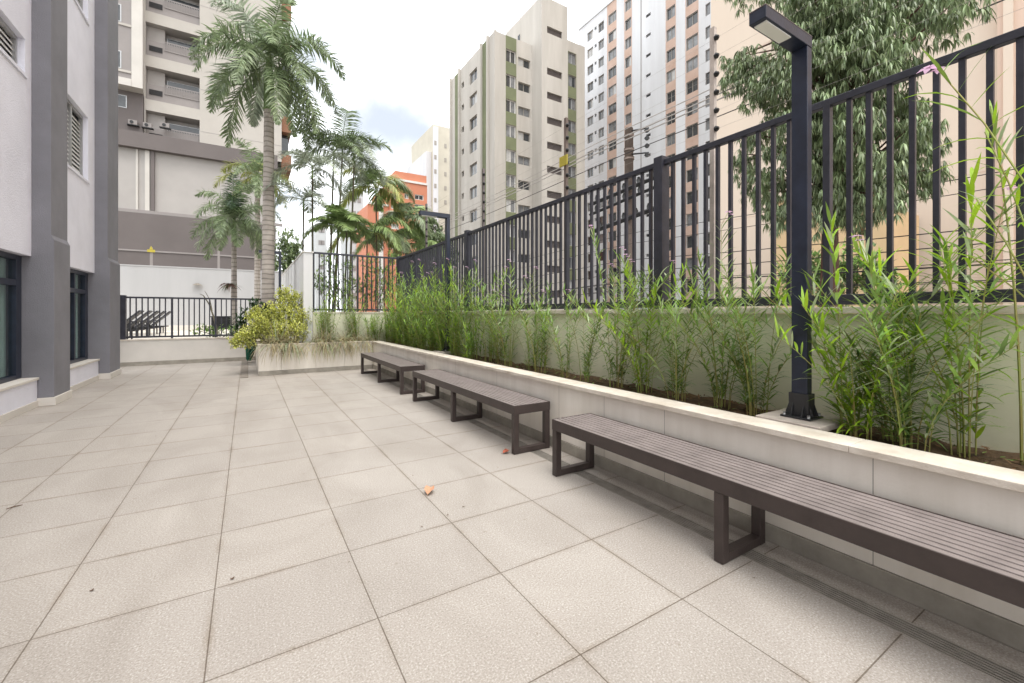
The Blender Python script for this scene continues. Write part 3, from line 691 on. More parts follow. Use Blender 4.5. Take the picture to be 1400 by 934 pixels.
# slender clustered palms beyond the end fence
def slender(name, label, stems, base, nf, L, leafm, LL, LW, droop=2.3, plume=False, group=None, hang=.5, nl=42):
    t = thing(name, label, 'palm', base, group)
    for (bx, top, k) in stems:
        top = Vector(top); b = Vector(bx); mid = b.lerp(top, .5)+Vector((.0,.1,0))
        MB().tube([b, mid, top], [.04,.032,.024], 'thin_stem', 7).build('trunk', t)
        MB().tube([top, top+Vector((0,0,.35))], [.028,.015], 'crownshaft', 6).build('crownshaft', t)
        for j in range(k):
            m = MB(); frond(m, top+Vector((0,0,.28)), j*2.399+random.random()*.5, .35+.95*j/k, L*random.uniform(.8,1.1), droop, nl, LL, LW, random.choice(leafm), plume, .014, hang); m.build('frond', t)
    return t
Yc = 13.6
def S(pb, pt, py, k, Y=Yc): return (Vector((onY(pb, Y), Y, -1.4)), PT(pt, py, Y), k)
slender('slender_palm', 'tall slender stemmed palm cluster against the sky past the end fence', [S(452,468,212,8), S(447,456,222,6), S(474,484,226,7)], (onY(455, Yc), Yc, -1.4), 7, 1.45, ['palm_leaf_soft','palm_leaf'], .52, .022, 2.5, nl=60, hang=.8)
slender('slender_palm', 'thin single palm left of the slender palm cluster', [S(430,427,244,7,12.8)], (onY(430, 12.8), 12.8, -1.4), 7, 1.35, ['palm_leaf_soft'], .46, .021, 2.5, nl=56, hang=.8)
slender('slender_palm', 'short thin palm in front of the sky beside the tower edge', [S(412,415,288,6,13.2)], (onY(412, 13.2), 13.2, -1.4), 6, 1.3, ['palm_leaf_soft'], .44, .021, 2.5, nl=56, hang=.8)
slender('broad_palm', 'bright broad leafed palm just above the end fence', [S(446,462,325,9,12.6), S(470,474,318,5,12.6)], (onY(458, 12.6), 12.6, -1.4), 7, 1.0, ['palm_leaf_green'], .40, .045, 2.0, hang=.9)
slender('arching_palm', 'large arching palm in front of the orange building', [S(520,514,268,10,15), S(500,502,330,7,15)], (onY(515, 15), 15, -1.4), 7, 1.8, ['palm_leaf_yellow','palm_leaf_green','palm_leaf'], .60, .04, 2.9, hang=1.4, nl=60)
slender('arching_palm', 'lower green palm between the orange building and fence corner', [S(552,556,312,9,16), S(532,532,338,7,16), S(575,574,345,7,16)], (onY(545, 16), 16, -1.4), 7, 1.7, ['palm_leaf_green','palm_leaf'], .58, .042, 2.9, hang=1.4, nl=60)
L = [(PT(px, py, 20), r) for px, py, r in ((590,325,.7), (602,338,.6), (580,345,.6), (612,350,.6), (586,306,.35), (600,380,.8))]
shrub('round_tree', 'dark bushy tree under the middle lamp arm beyond the fence', L, 420, .22, .08, ['dark_leaf','tree_leaf'], 'tree', stem=(onY(596, 20), 20, -1.4))
L = [(PT(px, py, 30), r) for px, py, r in ((392,330,.8), (396,350,1.0), (400,372,1.2), (388,365,.8), (405,345,.6))]
shrub('distant_tree', 'distant grey green tree seen above the white side wall', L, 160, .3, .1, ['tree_leaf'], 'tree', stem=(onY(396, 30), 30, -1.4))
L = [(PT(px, py, 12.2), r) for px, py, r in ((505,360,.3),(520,375,.35),(498,385,.3),(448,360,.2),(435,385,.25),(452,350,.2),(535,350,.2),(445,395,.35), (462,402,.35), (480,392,.35), (458,372,.28), (500,405,.3), (520,400,.35), (538,395,.3), (535,372,.25), (478,368,.22))]
shrub('backdrop_shrub', 'leafy green shrub behind the bars of the end fence', L, 420, .13, .03, ['leaf','palm_leaf_green','leaf_dense'], stem=(onY(480, 12.2), 12.2, -1.4))

# drooping street tree at the right
TX, TY = 11.0, onX(1128, 11.0)
def TP(px, py, X):
    Y = onX(px, X); return Vector((X, Y, zat(py, X, Y)))
t = thing('drooping_tree', 'large street tree with hanging grey green leaves behind the fence', 'tree', (TX, TY, -1.4))
LWT = .032; tr = MB(); b = Vector((TX, TY, -1.4)); k1 = TP(1135, 200, TX); k2 = TP(1150, 70, TX); k3 = TP(1155, -30, TX)
tr.tube([b, b.lerp(k1,.5)+Vector((.1,0,0)), k1, k2, k3, TP(1150,-130,TX)], [.22,.19,.16,.13,.10,.05], 'bark', 10); tr.build('trunk', t)
br = MB(); tf = MB()
clusters = []
def cl(px, py, r, n, X=None): clusters.append((TP(px, py, (X or TX)+random.uniform(-.9,.6)), r, n))
# upper canopy
for px, py in ((1010,-35),(1040,-40),(1075,-30),(1110,-35),(1165,-40),(1205,-30),(1240,-35),(1275,-25),(1300,-20),(1200,10),(1235,5),(1270,10),(1300,15),(1255,25),(1285,30),(1060,-10),(1100,0),(1215,20), (1020,-15),(1190,-5),(1150,-50),(1120,-60)): cl(px, py, .5, 110)
# middle lobes
for px, py in ((1130,60),(1155,55),(1180,60),(1205,70),(1100,95),(1125,90),(1160,85),(1190,90),(1215,95),(1225,80),(1005,85),(1025,80),(1045,85),(1065,95),(1000,105),(1020,108),(1045,115),(1070,120),(1035,130),(1060,140)): cl(px, py, .42, 105)
for px, py in ((1080,150),(1110,140),(1140,140),(1170,140),(1200,140),(1225,130),(1245,150),(1095,175),(1130,180),(1165,180),(1200,175),(1235,180),(1260,170),(1055,170),(1030,190),(1060,205),(1090,215),(1125,220),(1160,215),(1195,210),(1230,215),(1262,200),(1015,215),(1025,240),(1050,245),(1080,250),(1110,255),(1145,245),(1175,250),(1210,240),(1245,232),(1265,240),(1035,265),(1060,275),(1085,280),(1190,265),(1160,265),(1220,260)): cl(px, py, .38, 95)
for k in range(22):
    clusters.append((TP(random.uniform(1080,1190), random.uniform(-20,70), TX-random.uniform(.3,1.6)), .42, 85))
for px_, py_ in ((1105,285),(1125,270),(1140,290),(1165,285),(1185,290),(1210,270),(1120,300),(1150,262),(1075,300),(1060,290)):
    clusters.append((TP(px_, py_, TX-random.uniform(.5,1.3)), .36, 70))
for k in range(26):
    clusters.append((TP(random.uniform(1085,1215), random.uniform(30,250), TX-random.uniform(.9,1.6)), .42, 80))
for c, r, n in clusters:
    f = random.uniform(.0,.35); s = b.lerp(k1, .75).lerp(k3, min(1, max(0, (c.z-k1.z)/(k3.z-k1.z)))*.85); mid = s.lerp(c, .55)+Vector((0,0,.3))
    br.tube([s, mid, c+Vector((0,0,.1))], [.05,.028,.01], 'bark', 5, False)
    for i in range(int(n/2.2)):
        v = Vector((random.gauss(0,1), random.gauss(0,1), random.gauss(0,.8))).normalized(); q = c+v*r*random.random()**.5
        for j in range(11):
            a = random.uniform(0, 6.28); tf.leaf(q, (math.cos(a)*.75, math.sin(a)*.75, random.uniform(-1.3,.2)), random.uniform(.14,.28), .027, 2.0, 'tree_leaf', segs=3)
br.build('branches', t); tf.build('crown', t)

# ------------------------------------------------------------------ utility pole, wires, electric fence
UX = 12.0; UY = onX(860, UX)
t = thing('utility_pole', 'brown concrete utility pole with crossarms behind the fence', 'utility pole', (UX, UY, -1.4))
MB().tube([(UX,UY,-1.4),(UX,UY,zat(176,UX,UY))], [.21,.15], 'concrete_pole', 14).build('pole', t)
m = MB(); 
for pyy, l0, l1, w in ((183,.0,.9,.03), (215,.0,.9,.03)):
    z = zat(pyy, UX, UY); m.tube([(UX,UY,z+.1),(UX,UY-l1,z-.12)], w, 'dark_metal', 5)
m.build('bracket', t)
for zz in (zat(190,UX,UY), zat(200,UX,UY), zat(210,UX,UY), zat(222,UX,UY)):
    MB().tube([(UX-.02,UY-.85,zz-.07),(UX-.02,UY-.85,zz),(UX-.02,UY-.85,zz+.07)], [.05,.10,.04], 'insulator', 8).build('insulator', t)
for zz, hw in ((zat(186,UX,UY), .19), (zat(205,UX,UY), .2), (zat(217,UX,UY), .2)):
    MB().tube([(UX,UY,zz-.05),(UX,UY,zz+.05)], hw*.95, 'concrete_pole', 14).build('band', t)
for pyy, dx, dy, hh in ((262,1.3,.9,.09), (275,.9,1.0,.07), (302,1.5,.7,.10)):
    z = zat(pyy, UX, UY); A = Vector((UX-.2-dx*.3, UY+dy*1.6, z-.25)); B_ = Vector((UX-.2+dx*.2, UY-dy*1.6, z+.25))
    m = MB(); m.tube([A, B_], hh, 'dark_metal', 4); ca = m.build('crossarm', t)
    for k in range(5):
        q = A.lerp(B_, (k+.5)/5); MB().tube([q, q+Vector((0,0,.14)), q+Vector((0,0,.26))], [.05,.08,.04], 'insulator', 7).build('insulator', ca)
for (pyy, dy) in ((372, .5), (398, -.3)):
    z = zat(pyy, UX, UY); MB().tube([(UX-.3,UY+dy,z-.15),(UX-.3,UY+dy,z+.15)], .13, 'dark_metal', 8).box(UX-.18, UX-.12, UY+min(dy,0), UY+max(dy,0)+.05, z-.03, z+.03, 'dark_metal').build('junction_box', t)
def wire(label, X, za, zb, sag, r, mt, y0=-6, y1=34, name='overhead_wire', group='overhead wires along the street'):
    pts = [];
    for i in range(25):
        s = i/24; y = y0+(y1-y0)*s; k = s*4 % 1; pts.append((X, y, za+(zb-za)*s-sag*math.sin(math.pi*((y-UY) % 22)/22)))
    tag(MB().tube(pts, r, mt, 5).build(name), label, 'wire', group)
z = lambda py: zat(py, UX, UY)
wire('topmost thin wire crossing in front of the drooping tree', 11.15, z(192), z(192), .1, .014, 'wire_light')
wire('second street wire from the top, crossing the drooping tree', 11.2, z(200), z(200), .1, .02, 'wire_light')
wire('third street wire from the top, crossing the drooping tree', 11.1, z(207), z(207), .12, .02, 'wire_light')
wire('lowest wire of the upper bundle, just above the black fence', 11.4, z(219), z(219), .12, .014, 'wire')
for i, (py, sg, r) in enumerate(((323, .3, .016), (333, .25, .014), (361, .3, .02), (370, .25, .02), (380, .3, .014), (386, .25, .03), (395, .3, .018), (402, .2, .014), (409, .2, .02))):
    wire('one of the dark street cables seen low between the fence bars', 11.7+.03*i, z(py), z(py)+random.uniform(-.3,.3), sg, r*.6, 'wire', group='low street cables behind the fence bars')
EX = 3.62
posts = [(onX(975, EX), 'tall electric fence post nearest the lamp, against the pink wall', 6, 'lamp_lid'), (onX(774, EX), 'electric fence post bearing a yellow sign before the cream tower', 6, 'concrete_pole'), (onX(661, EX), 'electric fence post before the green striped facade', 6, 'lamp_lid'), (onX(583, EX), 'farthest electric fence post, beside the middle lamp arm', 6, 'lamp_lid'), (.25, None, 6, 'lamp_lid')]
for i, (y, lab, n, mt) in enumerate(posts[:4]):
    t = thing('electric_fence_post', lab, 'post', (EX, y, 1.3), 'electric fence posts on the boundary wall')
    MB().box(EX-.02, EX+.02, y-.022, y+.022, 1.25, 3.91, 'pad' if i == 0 else mt).build('pole', t)
    MB().box(EX-.02-.1, EX-.021, y-.03, y+.03, 1.28, 1.3, 'dark_metal').build('bracket', t) if False else None
    for k in range(n):
        zz = 3.80-k*.165; MB().tube([(EX-.01,y-.023,zz),(EX-.01,y-.04,zz),(EX-.01,y-.062,zz)], [.02,.028,.012], 'insulator', 7).build('insulator', t)
    if i == 1:
        zz = 3.33; MB().box(EX-.045, EX-.03, y-.07, y+.09, zz-.06, zz+.07, 'yellow_sign').build('sign', t)
for k in range(6):
    zz = 3.80-k*.165
    tag(MB().tube([(EX-.01, -3, zz), (EX-.01, 3, zz-.004), (EX-.01, 12, zz)], .0011, 'wire_light', 4).build('electric_fence_wire'), 'one of the thin electric fence wires strung between the insulator posts', 'wire', 'electric fence wires')
# posts on the pool wall
for i, px in enumerate((207, 299)):
    X = onY(px, 25.6); zt = zat(338 if i == 0 else 325, X, 25.6)
    t = thing('electric_fence_post', ['pale post with yellow sign on the white pool wall', 'plain pale post on the white pool wall beside the small palm'][i], 'post', (X, 25.6, 3.5))
    MB().box(X-.05, X+.05, 25.57, 25.63, 3.52, zt, 'taupe_light').build('pole', t)
    if i == 0: MB().box(X-.14, X+.14, 25.53, 25.56, zt-.24, zt-.12, 'yellow_sign').prism([(X-.07, zt-.115),(X+.07, zt-.115),(X, zt+.05)], 'y', 25.53, 25.56, 'yellow_sign').build('sign', t)

# ------------------------------------------------------------------ background buildings
# B1: beige tower with balconies behind the pool
BY = 37.0; U = (1,0,0); NY = (0,-1,0)
t = thing('apartment_tower', 'beige apartment tower with balconies above a taupe podium', 'building', (-3, BY, -1.5))
def bx_(px, Y=BY): return onY(px, Y)
xr = bx_(385)
z_pod0 = zat(293, bx_(163), BY); z_band0 = zat(205.5, bx_(160), BY); z_band1 = zat(184.5, bx_(160), BY)
m = MB()
m.box(-22, bx_(376), BY-1.2, BY+6, -1.5, z_pod0, 'taupe')
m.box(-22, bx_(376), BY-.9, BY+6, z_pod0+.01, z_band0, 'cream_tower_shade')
m.build('podium', t)
MB().box(-22, bx_(376)+.1, BY-1.35, BY-.905, z_band0+.002, z_band1, 'taupe').box(-22, bx_(376)+.1, BY-.904, BY+6, z_band0+.002, z_band1, 'taupe').build('podium_band', t)
MB().box(-22, bx_(376), BY-1.25, BY-1.201, zat(345, bx_(163), BY), zat(345, bx_(163), BY)+.1, 'taupe_light').build('ledge', t)
xa, xb, xc, xd = [onY(q, BY-.9) for q in (186, 189, 205, 209)]
MB().box(xa, xb, BY-1.0, BY-.905, z_pod0+.02, z_band0-.02, 'tower_trim').build('drain_pipe', t)
MB().box(xb+.35, xc, BY-1.05, BY-.905, z_pod0+.02, z_band0-.02, 'tower_trim').build('drain_pipe', t)
MB().box(xd-.08, xd+.1, BY-1.1, BY-.905, z_pod0+.23, z_band0-.02, 'taupe').build('mullion', t)
MB().box(-22, xr, BY-1.1, BY-.905, z_pod0+.011, z_pod0+.22, 'taupe_light').build('sill', t)
ra, rb_ = bx_(199), bx_(273); rows = [14.86+2.94*k for k in range(0, 6)]
holes = [(ra, rb_, r-2.2, r) for r in rows]
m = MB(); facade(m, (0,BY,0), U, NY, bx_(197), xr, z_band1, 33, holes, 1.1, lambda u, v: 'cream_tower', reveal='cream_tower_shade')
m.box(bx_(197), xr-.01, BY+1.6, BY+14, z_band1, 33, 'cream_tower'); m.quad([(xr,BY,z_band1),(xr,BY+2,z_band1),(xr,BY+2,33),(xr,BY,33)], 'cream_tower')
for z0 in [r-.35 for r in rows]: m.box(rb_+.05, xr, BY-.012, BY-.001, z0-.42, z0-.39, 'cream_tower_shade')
m.build('wall', t)
for r in rows:
    xm = bx_(224); w = MB()
    MB().box(ra+.01, rb_-.01, BY+.25, BY+.35, r-2.195, r-1.05, 'taupe_light').build('balcony_parapet', t)
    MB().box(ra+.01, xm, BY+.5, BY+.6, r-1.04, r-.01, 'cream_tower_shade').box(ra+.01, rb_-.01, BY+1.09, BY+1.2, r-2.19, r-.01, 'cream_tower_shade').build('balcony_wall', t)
    f = MB().box(xm+.05, rb_-.05, BY+.9, BY+.95, r-1.9, r-.3, 'alu'); w = f.build('window', t)
    MB().box(xm+.1, rb_-.1, BY+.86, BY+.895, r-1.85, r-.35, 'dark_glass').build('pane', w)
    g = MB(); g.box(xm, rb_-.02, BY+.2, BY+.24, r-.98, r-.92, 'taupe_light'); g.box(xm, rb_-.02, BY+.2, BY+.24, r-1.55, r-1.5, 'taupe_light')
    n = 22
    for i in range(n): x = xm+(rb_-.03-xm)*i/(n-1); g.box(x-.02, x+.02, BY+.205, BY+.235, r-1.5, r-.98, 'taupe_light')
    g.build('railing', t)
    g = MB(); 
    for i in range(6): g.box(ra+.15, ra+.85, BY+.2, BY+.24, r-1.75+i*.06, r-1.72+i*.06, 'dark_metal')
    g.box(ra+.15, ra+.85, BY+.235, BY+.245, r-1.76, r-1.40, 'taupe'); g.build('vent_grille', t)
# protruding bay at the left
FY = BY-1.0
x0, x1, x2 = onY(150, FY), onY(180, FY), onY(197, BY); zb = zat(119, x1, FY)
m = MB(); m.box(-22, x1, FY, BY+1, zb+.5, 33, 'taupe_light'); m.box(-22, x2-.02, BY-.2, BY+3, z_band1+.01, zb, 'taupe'); m.build('bay_wall', t)
MB().prism([(x1+.005, FY-.1), (x1+.55, FY-.1), (x2+.02, BY-.01), (x2-.3, BY+.5), (x1+.005, BY+.5)], 'z', zb, 33, 'tower_trim').build('bay_pilaster', t)
MB().box(-22, x1, FY-.12, BY+.5, zb, zb+.45, 'tower_trim').build('bay_slab', t)
for r in rows[1:]:
    for a, c in ((onY(158, FY), onY(166, FY)),):
        f = MB().box(a, c, FY-.03, FY-.002, r-1.0, r+.1, 'alu'); w = f.build('window', t); MB().box(a+.06, c-.06, FY-.045, FY-.031, r-.94, r+.04, 'dark_glass').build('pane', w)
    MB().box(-22, x1-.02, FY-.06, FY-.003, r-1.2, r-1.05, 'cream_tower').build('ledge', t)
a = onY(158, BY-.2); w = MB().box(a, a+.55, BY-.23, BY-.202, zat(147,a,BY), zat(130,a,BY), 'alu').build('window', t); MB().box(a+.06, a+.5, BY-.245, BY-.231, zat(146,a,BY), zat(131,a,BY), 'dark_glass').build('pane', w)
for r in rows:
    m = MB().box(xr+.005, xr+.7, BY+.5, BY+3.5, r-2.4, r-1.2, 'brown_balcony'); m.box(xr+.005, xr+.55, BY+1.2, BY+3.4, r-1.2, r+.5, 'dark_glass'); m.build('side_balcony', t)
for i, px in enumerate((182, 202, 226)):
    pz = (168, 172, 172)[i]; c = PT(px, pz, BY-.35); u = MB(); u.box(c.x-.22, c.x+.22, BY-.5, BY-.22, c.z-.14, c.z+.14, 'taupe_light'); u.tube([(c.x-.05, BY-.505, c.z), (c.x-.05, BY-.53, c.z)], .10, 'dark_metal', 10); o = u.build('air_conditioner', t)
    MB().box(c.x-.3, c.x+.3, BY-.5, BY-.2, c.z-.19, c.z-.145, 'dark_metal').build('bracket', o)

# B2: cream tower with olive stripes
XC, YC2 = 24.6, 43.6; NX = (-1,0,0); UYv = (0,1,0); H2 = 34.4
t = thing('apartment_tower', 'cream apartment tower with olive green stripes and stepped roof', 'building', (XC, YC2, -1.5))
Yl = lambda px: onX(px, XC); yend = Yl(616)
fl_ = 2.98; lw = []
for k in range(11):
    zc = 31.7-fl_*k
    lw.append((Yl(652), Yl(642), zc-.75, zc+.75)); lw.append((Yl(634.3), Yl(631), zc-.1, zc+.65))
olive = [(Yl(628), Yl(622)), (Yl(667.5), Yl(659.5))]
def mf(u, v): return 'olive' if any(a < u < b for a, b in olive) else 'cream'
m = MB(); facade(m, (XC,0,0), UYv, NX, YC2, yend, -1.5, H2, lw, .25, mf, us=[q for a in olive for q in a], reveal='cream')
RY = lambda px: onY(px, YC2); TYf = 41.5; XT0 = RY(727); XT1 = onY(776, TYf); xe = RY(799.5)
rw = []
for k in range(11):
    zc = 32.1-fl_*k; rw.append((RY(692), RY(705.5), zc-.75, zc+.75)); rw.append((RY(708.5), RY(725), zc-.75, zc+.3))
ol2 = (RY(691.4), RY(706))
facade(m, (0,YC2,0), U, NY, XC, XT0, -1.5, H2, rw, .25, lambda u, v: 'olive' if ol2[0] < u < ol2[1] else 'cream', us=ol2, reveal='cream')
rw2 = []; ol3 = (RY(776.5), RY(788))
for k in range(12): zc = 34.8-fl_*k; rw2.append((RY(777), RY(787.5), zc-.75, zc+.75))
facade(m, (0,YC2,0), U, NY, XT1, xe, -1.5, 37.0, rw2, .25, lambda u, v: 'olive' if ol3[0] < u < ol3[1] and v < 35.6 else 'cream', us=ol3, vs=(35.6,), reveal='cream')
tw = []; TF = lambda px: onY(px, TYf)
for zc in (35.5, 30.5, 27.6, 24.6, 21.6, 18.7, 15.7, 12.7, 9.7, 6.7, 3.7): tw.append((TF(748), TF(768.5), zc-.42, zc+.42))
facade(m, (0,TYf,0), U, NY, XT0, XT1, -1.5, 39.3, tw, .35, lambda u, v: 'cream', reveal='cream')
m.quad([(XT0,TYf,-1.5),(XT0,49.8,-1.5),(XT0,49.8,39.3),(XT0,TYf,39.3)], 'cream'); m.quad([(XT1,TYf,-1.5),(XT1,49.8,-1.5),(XT1,49.8,39.3),(XT1,TYf,39.3)], 'cream')
m.quad([(XT0,TYf,39.3),(XT1,TYf,39.3),(XT1,49.8,39.3),(XT0,49.8,39.3)], 'cream'); m.quad([(XT0,49.8,34),(XT1,49.8,34),(XT1,49.8,39.3),(XT0,49.8,39.3)], 'cream')
m.box(XC+.3, xe-.3, YC2+.3, yend, -1.5, H2-.3, 'cream'); m.box(XT1, xe, YC2+.4, yend, H2-.3, 36.8, 'cream')
m.quad([(xe,YC2,-1.5),(xe,YC2+12,-1.5),(xe,YC2+12,37),(xe,YC2,37)], 'cream')
m.box(XC-.05, XC+.25, YC2+.02, yend, H2-.9, H2+.02, 'cream') if False else None
# thin pilasters giving the left face relief
for px in (617.5, 629, 659, 668): y = Yl(px); m.box(XC-.28, XC-.002, y-.12, y+.12, -1.5, H2+.1, 'cream')
m.box(XC-.0, XC+.28, YC2+.0, YC2+.28, H2+.003, H2+.12, 'cream')
m.build('wall', t)
for h in lw: window(t, (XC,0,0), UYv, NX, h, .25, 'drain_metal', .07)
for h in rw: window(t, (0,YC2,0), U, NY, h, .25, 'trim_white' if h[1]-h[0] < 1.6 else 'drain_metal', .07)
for h in rw2: window(t, (0,YC2,0), U, NY, h, .25, 'alu', .07)
for h in tw:
    g = MB(); z0 = h[2]
    for k in range(6): g.box(h[0]+.02, h[1]-.02, TYf+.2, TYf+.28, z0+.02+k*.135, z0+.085+k*.135, 'lamp_lid')
    g.box(h[0], h[1], TYf+.30, TYf+.34, h[2], h[3], 'dark_metal'); g.build('louvre', t)
g = MB()
for k in range(13):
    y = TYf+.3+k*.66; g.tube([(XT0+.1,y,39.3),(XT0+.1,y,40.3)], .035, 'alu', 4)
for zz in (39.8, 40.3): g.tube([(XT0+.1,TYf+.2,zz),(XT0+.1,49.6,zz)], .035, 'alu', 4); g.tube([(XT0+.1,TYf+.2,zz),(XT1-.1,TYf+.2,zz)], .035, 'alu', 4)
for k in range(6): x = XT0+.1+k*.75; g.tube([(x,TYf+.2,39.3),(x,TYf+.2,40.3)], .035, 'alu', 4)
g.build('roof_railing', t)
for yy, zz in ((47.6, 36.4), (48.8, 36.2), (46.5, 36.9)):
    w = MB().box(XT0-.03, XT0-.002, yy-.3, yy+.3, zz-.4, zz+.4, 'drain_metal').build('window', t); MB().box(XT0-.045, XT0-.031, yy-.24, yy+.24, zz-.34, zz+.34, 'dark_glass').build('pane', w)

# B3: white tower with salmon strips
X3 = 46.2; Y3 = lambda px: onX(px, X3); y_n, y_f = Y3(973), Y3(791.4); H3 = 47.7
t = thing('apartment_tower', 'tall white apartment tower with vertical salmon strips', 'building', (X3, y_n, -1.5))
cols = [(803,811,.7,'w'), (818,825.6,.7,'w'), (831.5,842.5,.75,'w'), (854.5,863,.75,'w'), (911,923,.75,'w'), (938,954,.75,'w'), (964.5,971,.7,'w'), (812.8,815.5,.25,'s'), (883,889.5,.2,'s')]
H = []
for k in range(17):
    zc = 45.35-2.71*k
    for (pa, pb, hh, kd) in cols:
        zz = zc+(.45 if pa < 820 else -.9) if kd == 's' else zc
        H.append((Y3(pb), Y3(pa), zz-hh, zz+hh))
strips = [(Y3(843), Y3(830)), (Y3(864), Y3(853.5)), (Y3(924), Y3(910)), (Y3(955), Y3(937))]
m = MB(); facade(m, (X3,0,0), UYv, NX, y_n, y_f, -1.5, H3, H, .22, lambda u, v: 'tower_salmon' if any(a < u < b for a, b in strips) else 'tower_white', us=[q for a in strips for q in a], reveal='tower_white')
m.box(X3+.3, X3+14, y_n, y_f, -1.5, H3, 'tower_white'); m.box(X3-.06, X3-.001, Y3(876.9), Y3(876.2), -1.5, H3, 'taupe_light')
m.quad([(X3,y_n,-1.5),(X3+.4,y_n,-1.5),(X3+.4,y_n,H3),(X3,y_n,H3)], 'tower_white'); m.quad([(X3,y_f,-1.5),(X3+.4,y_f,-1.5),(X3+.4,y_f,H3),(X3,y_f,H3)], 'tower_white')
m.box(X3-.15, X3+.31, y_n, y_f, H3+.002, H3+.35, 'tower_white'); m.build('wall', t)
H.sort(key=lambda h: (-(h[1]-h[0])*(h[3]-h[2])/(h[0]**2+X3**2)))
vis = [h for h in H if h[2] > 0]
for h in vis[:100]: window(t, (X3,0,0), UYv, NX, h, .22, 'drain_metal', .06)
g = MB()
for h in vis[100:]: g.box(X3+.2, X3+.235, h[0]+.02, h[1]-.02, h[2]+.02, h[3]-.02, random.choice(['dark_glass','dark_glass','mid_glass']))
tag(g.build('small_window', t), 'remaining small dark windows of the tower', kind='stuff')

# B4: big pink-beige windowless wall
X4 = 30.0; y4 = onX(972, X4)
t = thing('apartment_block', 'huge plain pinkish beige blank wall filling the right background', 'building', (X4, y4, -1.5))
ysp = onX(1368, X4); ymid = onX(1213, X4)
m = MB(); m.box(X4, X4+15, ysp+.02, y4, -1.5, 62, 'salmon_pale')
for zz in (8.1, 13.9, 19.7): m.box(X4-.012, X4-.001, ysp+.03, y4, zz, zz+.03, 'salmon_wall')
m.build('wall', t)
MB().box(X4-.0, X4+15, y4+.01, y4+1.2, -1.5, 62, 'salmon_wall').build('edge_pier', t) if False else None
MB().box(X4-.6, X4+15, -25, ysp, -1.5, 62, 'salmon_wall').build('wing', t)
MB().box(X4-.75, X4-.602, ysp-.5, ysp-.2, -1.5, 62, 'salmon_pale').build('pilaster', t)
ya, yb = onX(1256, X4), onX(1230, X4)
MB().box(X4-.1, X4-.014, ya, yb, zat(372, X4, ya), zat(298, X4, ya), 'mural').build('panel', t)
# B4b annex
X5 = 24.0; Y5 = lambda px: onX(px, X5)
t = thing('annex_house', 'low ochre annex with dark windows behind the drooping tree', 'building', (X5, Y5(1213), -1.5))
z1 = zat(258, X5, Y5(1150)); z2 = zat(284, X5, Y5(1190))
w1 = (Y5(1184), Y5(1150), zat(293, X5, Y5(1165)), zat(274, X5, Y5(1165))); w2 = (Y5(1182), Y5(1175), zat(322, X5, Y5(1178)), zat(303, X5, Y5(1178)))
m = MB(); facade(m, (X5,0,0), UYv, NX, Y5(1168), Y5(1060), -1.5, z1, [(Y5(1167.9), w1[1], w1[2], w1[3])], .3, lambda u, v: 'annex')
facade(m, (X5,0,0), UYv, NX, Y5(1213), Y5(1168), -1.5, z2, [w2], .3, lambda u, v: 'annex'); m.box(X5+.35, X5+4, Y5(1213), Y5(1060), -1.5, z2, 'annex'); m.box(X5+.35, X5+4, Y5(1168), Y5(1060), z2, z1, 'annex')
m.build('wall', t)
window(t, (X5,0,0), UYv, NX, (Y5(1167.9), w1[1], w1[2], w1[3]), .3, 'alu', .06, pane='dark_glass'); window(t, (X5,0,0), UYv, NX, w2, .3, 'brown_balcony', .06, 1, pane='mid_glass')
MB().box(X5-.25, X5+4, Y5(1168), Y5(1060), z1+.002, z1+.18, 'salmon_pale').build('roof', t); MB().box(X5-.25, X5+4, Y5(1213), Y5(1168)-.01, z2+.002, z2+.15, 'salmon_pale').build('roof', t)
L = [(TP(px, py, 17), r) for px, py, r in ((1090,380,.8), (1110,365,.7), (1140,372,.7), (1165,368,.8), (1190,375,.7), (1205,388,.6), (1150,395,.8), (1120,395,.8))]
shrub('street_shrub', 'green shrubs in front of the ochre annex behind the fence', L, 260, .2, .07, ['leaf_dense','tree_leaf'], stem=(17, onX(1150, 17), -1.4))

# B5 orange building
Y6 = 70.0; f5 = lambda px: onY(px, Y6); zt = zat(250, f5(560), Y6); xl, xr5 = f5(533), f5(584)
t = thing('apartment_block', 'orange painted building with white framed windows past the palms', 'building', (xl, Y6, -1.5))
H = []
for (a, c) in ((535,545), (553,558.5), (567,579)):
    for k in range(7):
        zc = zat(268 if a < 560 else 269, f5(a), Y6)-k*1.65*1.0; H.append((f5(a), f5(c), zc-.42, zc+.42))
m = MB(); facade(m, (0,Y6,0), U, NY, xl, xr5, -1.5, zt, H, .2, lambda u, v: 'orange', reveal='trim_white'); m.box(xl, xr5, Y6+.4, Y6+12, -1.5, zt-.2, 'orange')
m.box(f5(541), xr5, Y6+.3, Y6+6, zt, zat(236, f5(560), Y6), 'orange'); m.build('wall', t)
MB().box(xl, xr5, Y6-.15, Y6+.3, zt+.003, zt+.35, 'trim_white').build('cornice', t)
for h in H:
    window(t, (0,Y6,0), U, NY, h, .2, 'trim_white', .09)
g = MB(); x = f5(560); z0 = zat(236, x, Y6); g.tube([(x,Y6+2,z0),(x,Y6+2,z0+2.2)], .04, 'alu', 4); g.tube([(x-1.4,Y6+2,z0+1.6),(x+.6,Y6+2,z0+1.6)], .03, 'alu', 4)
for k in range(5): g.tube([(x-1.3+k*.4,Y6+1.6,z0+1.6),(x-1.3+k*.4,Y6+2.4,z0+1.6)], .02, 'alu', 4)
g.build('antenna', t)
zw = zat(279, f5(515), Y6)
MB().box(f5(504), xl-.01, Y6+.6, Y6+9, -1.5, zw, 'orange').build('wing', t); MB().box(f5(504)-.1, xl-.01, Y6+.45, Y6+.6, zw+.002, zw+.3, 'trim_white').build('cornice', t)
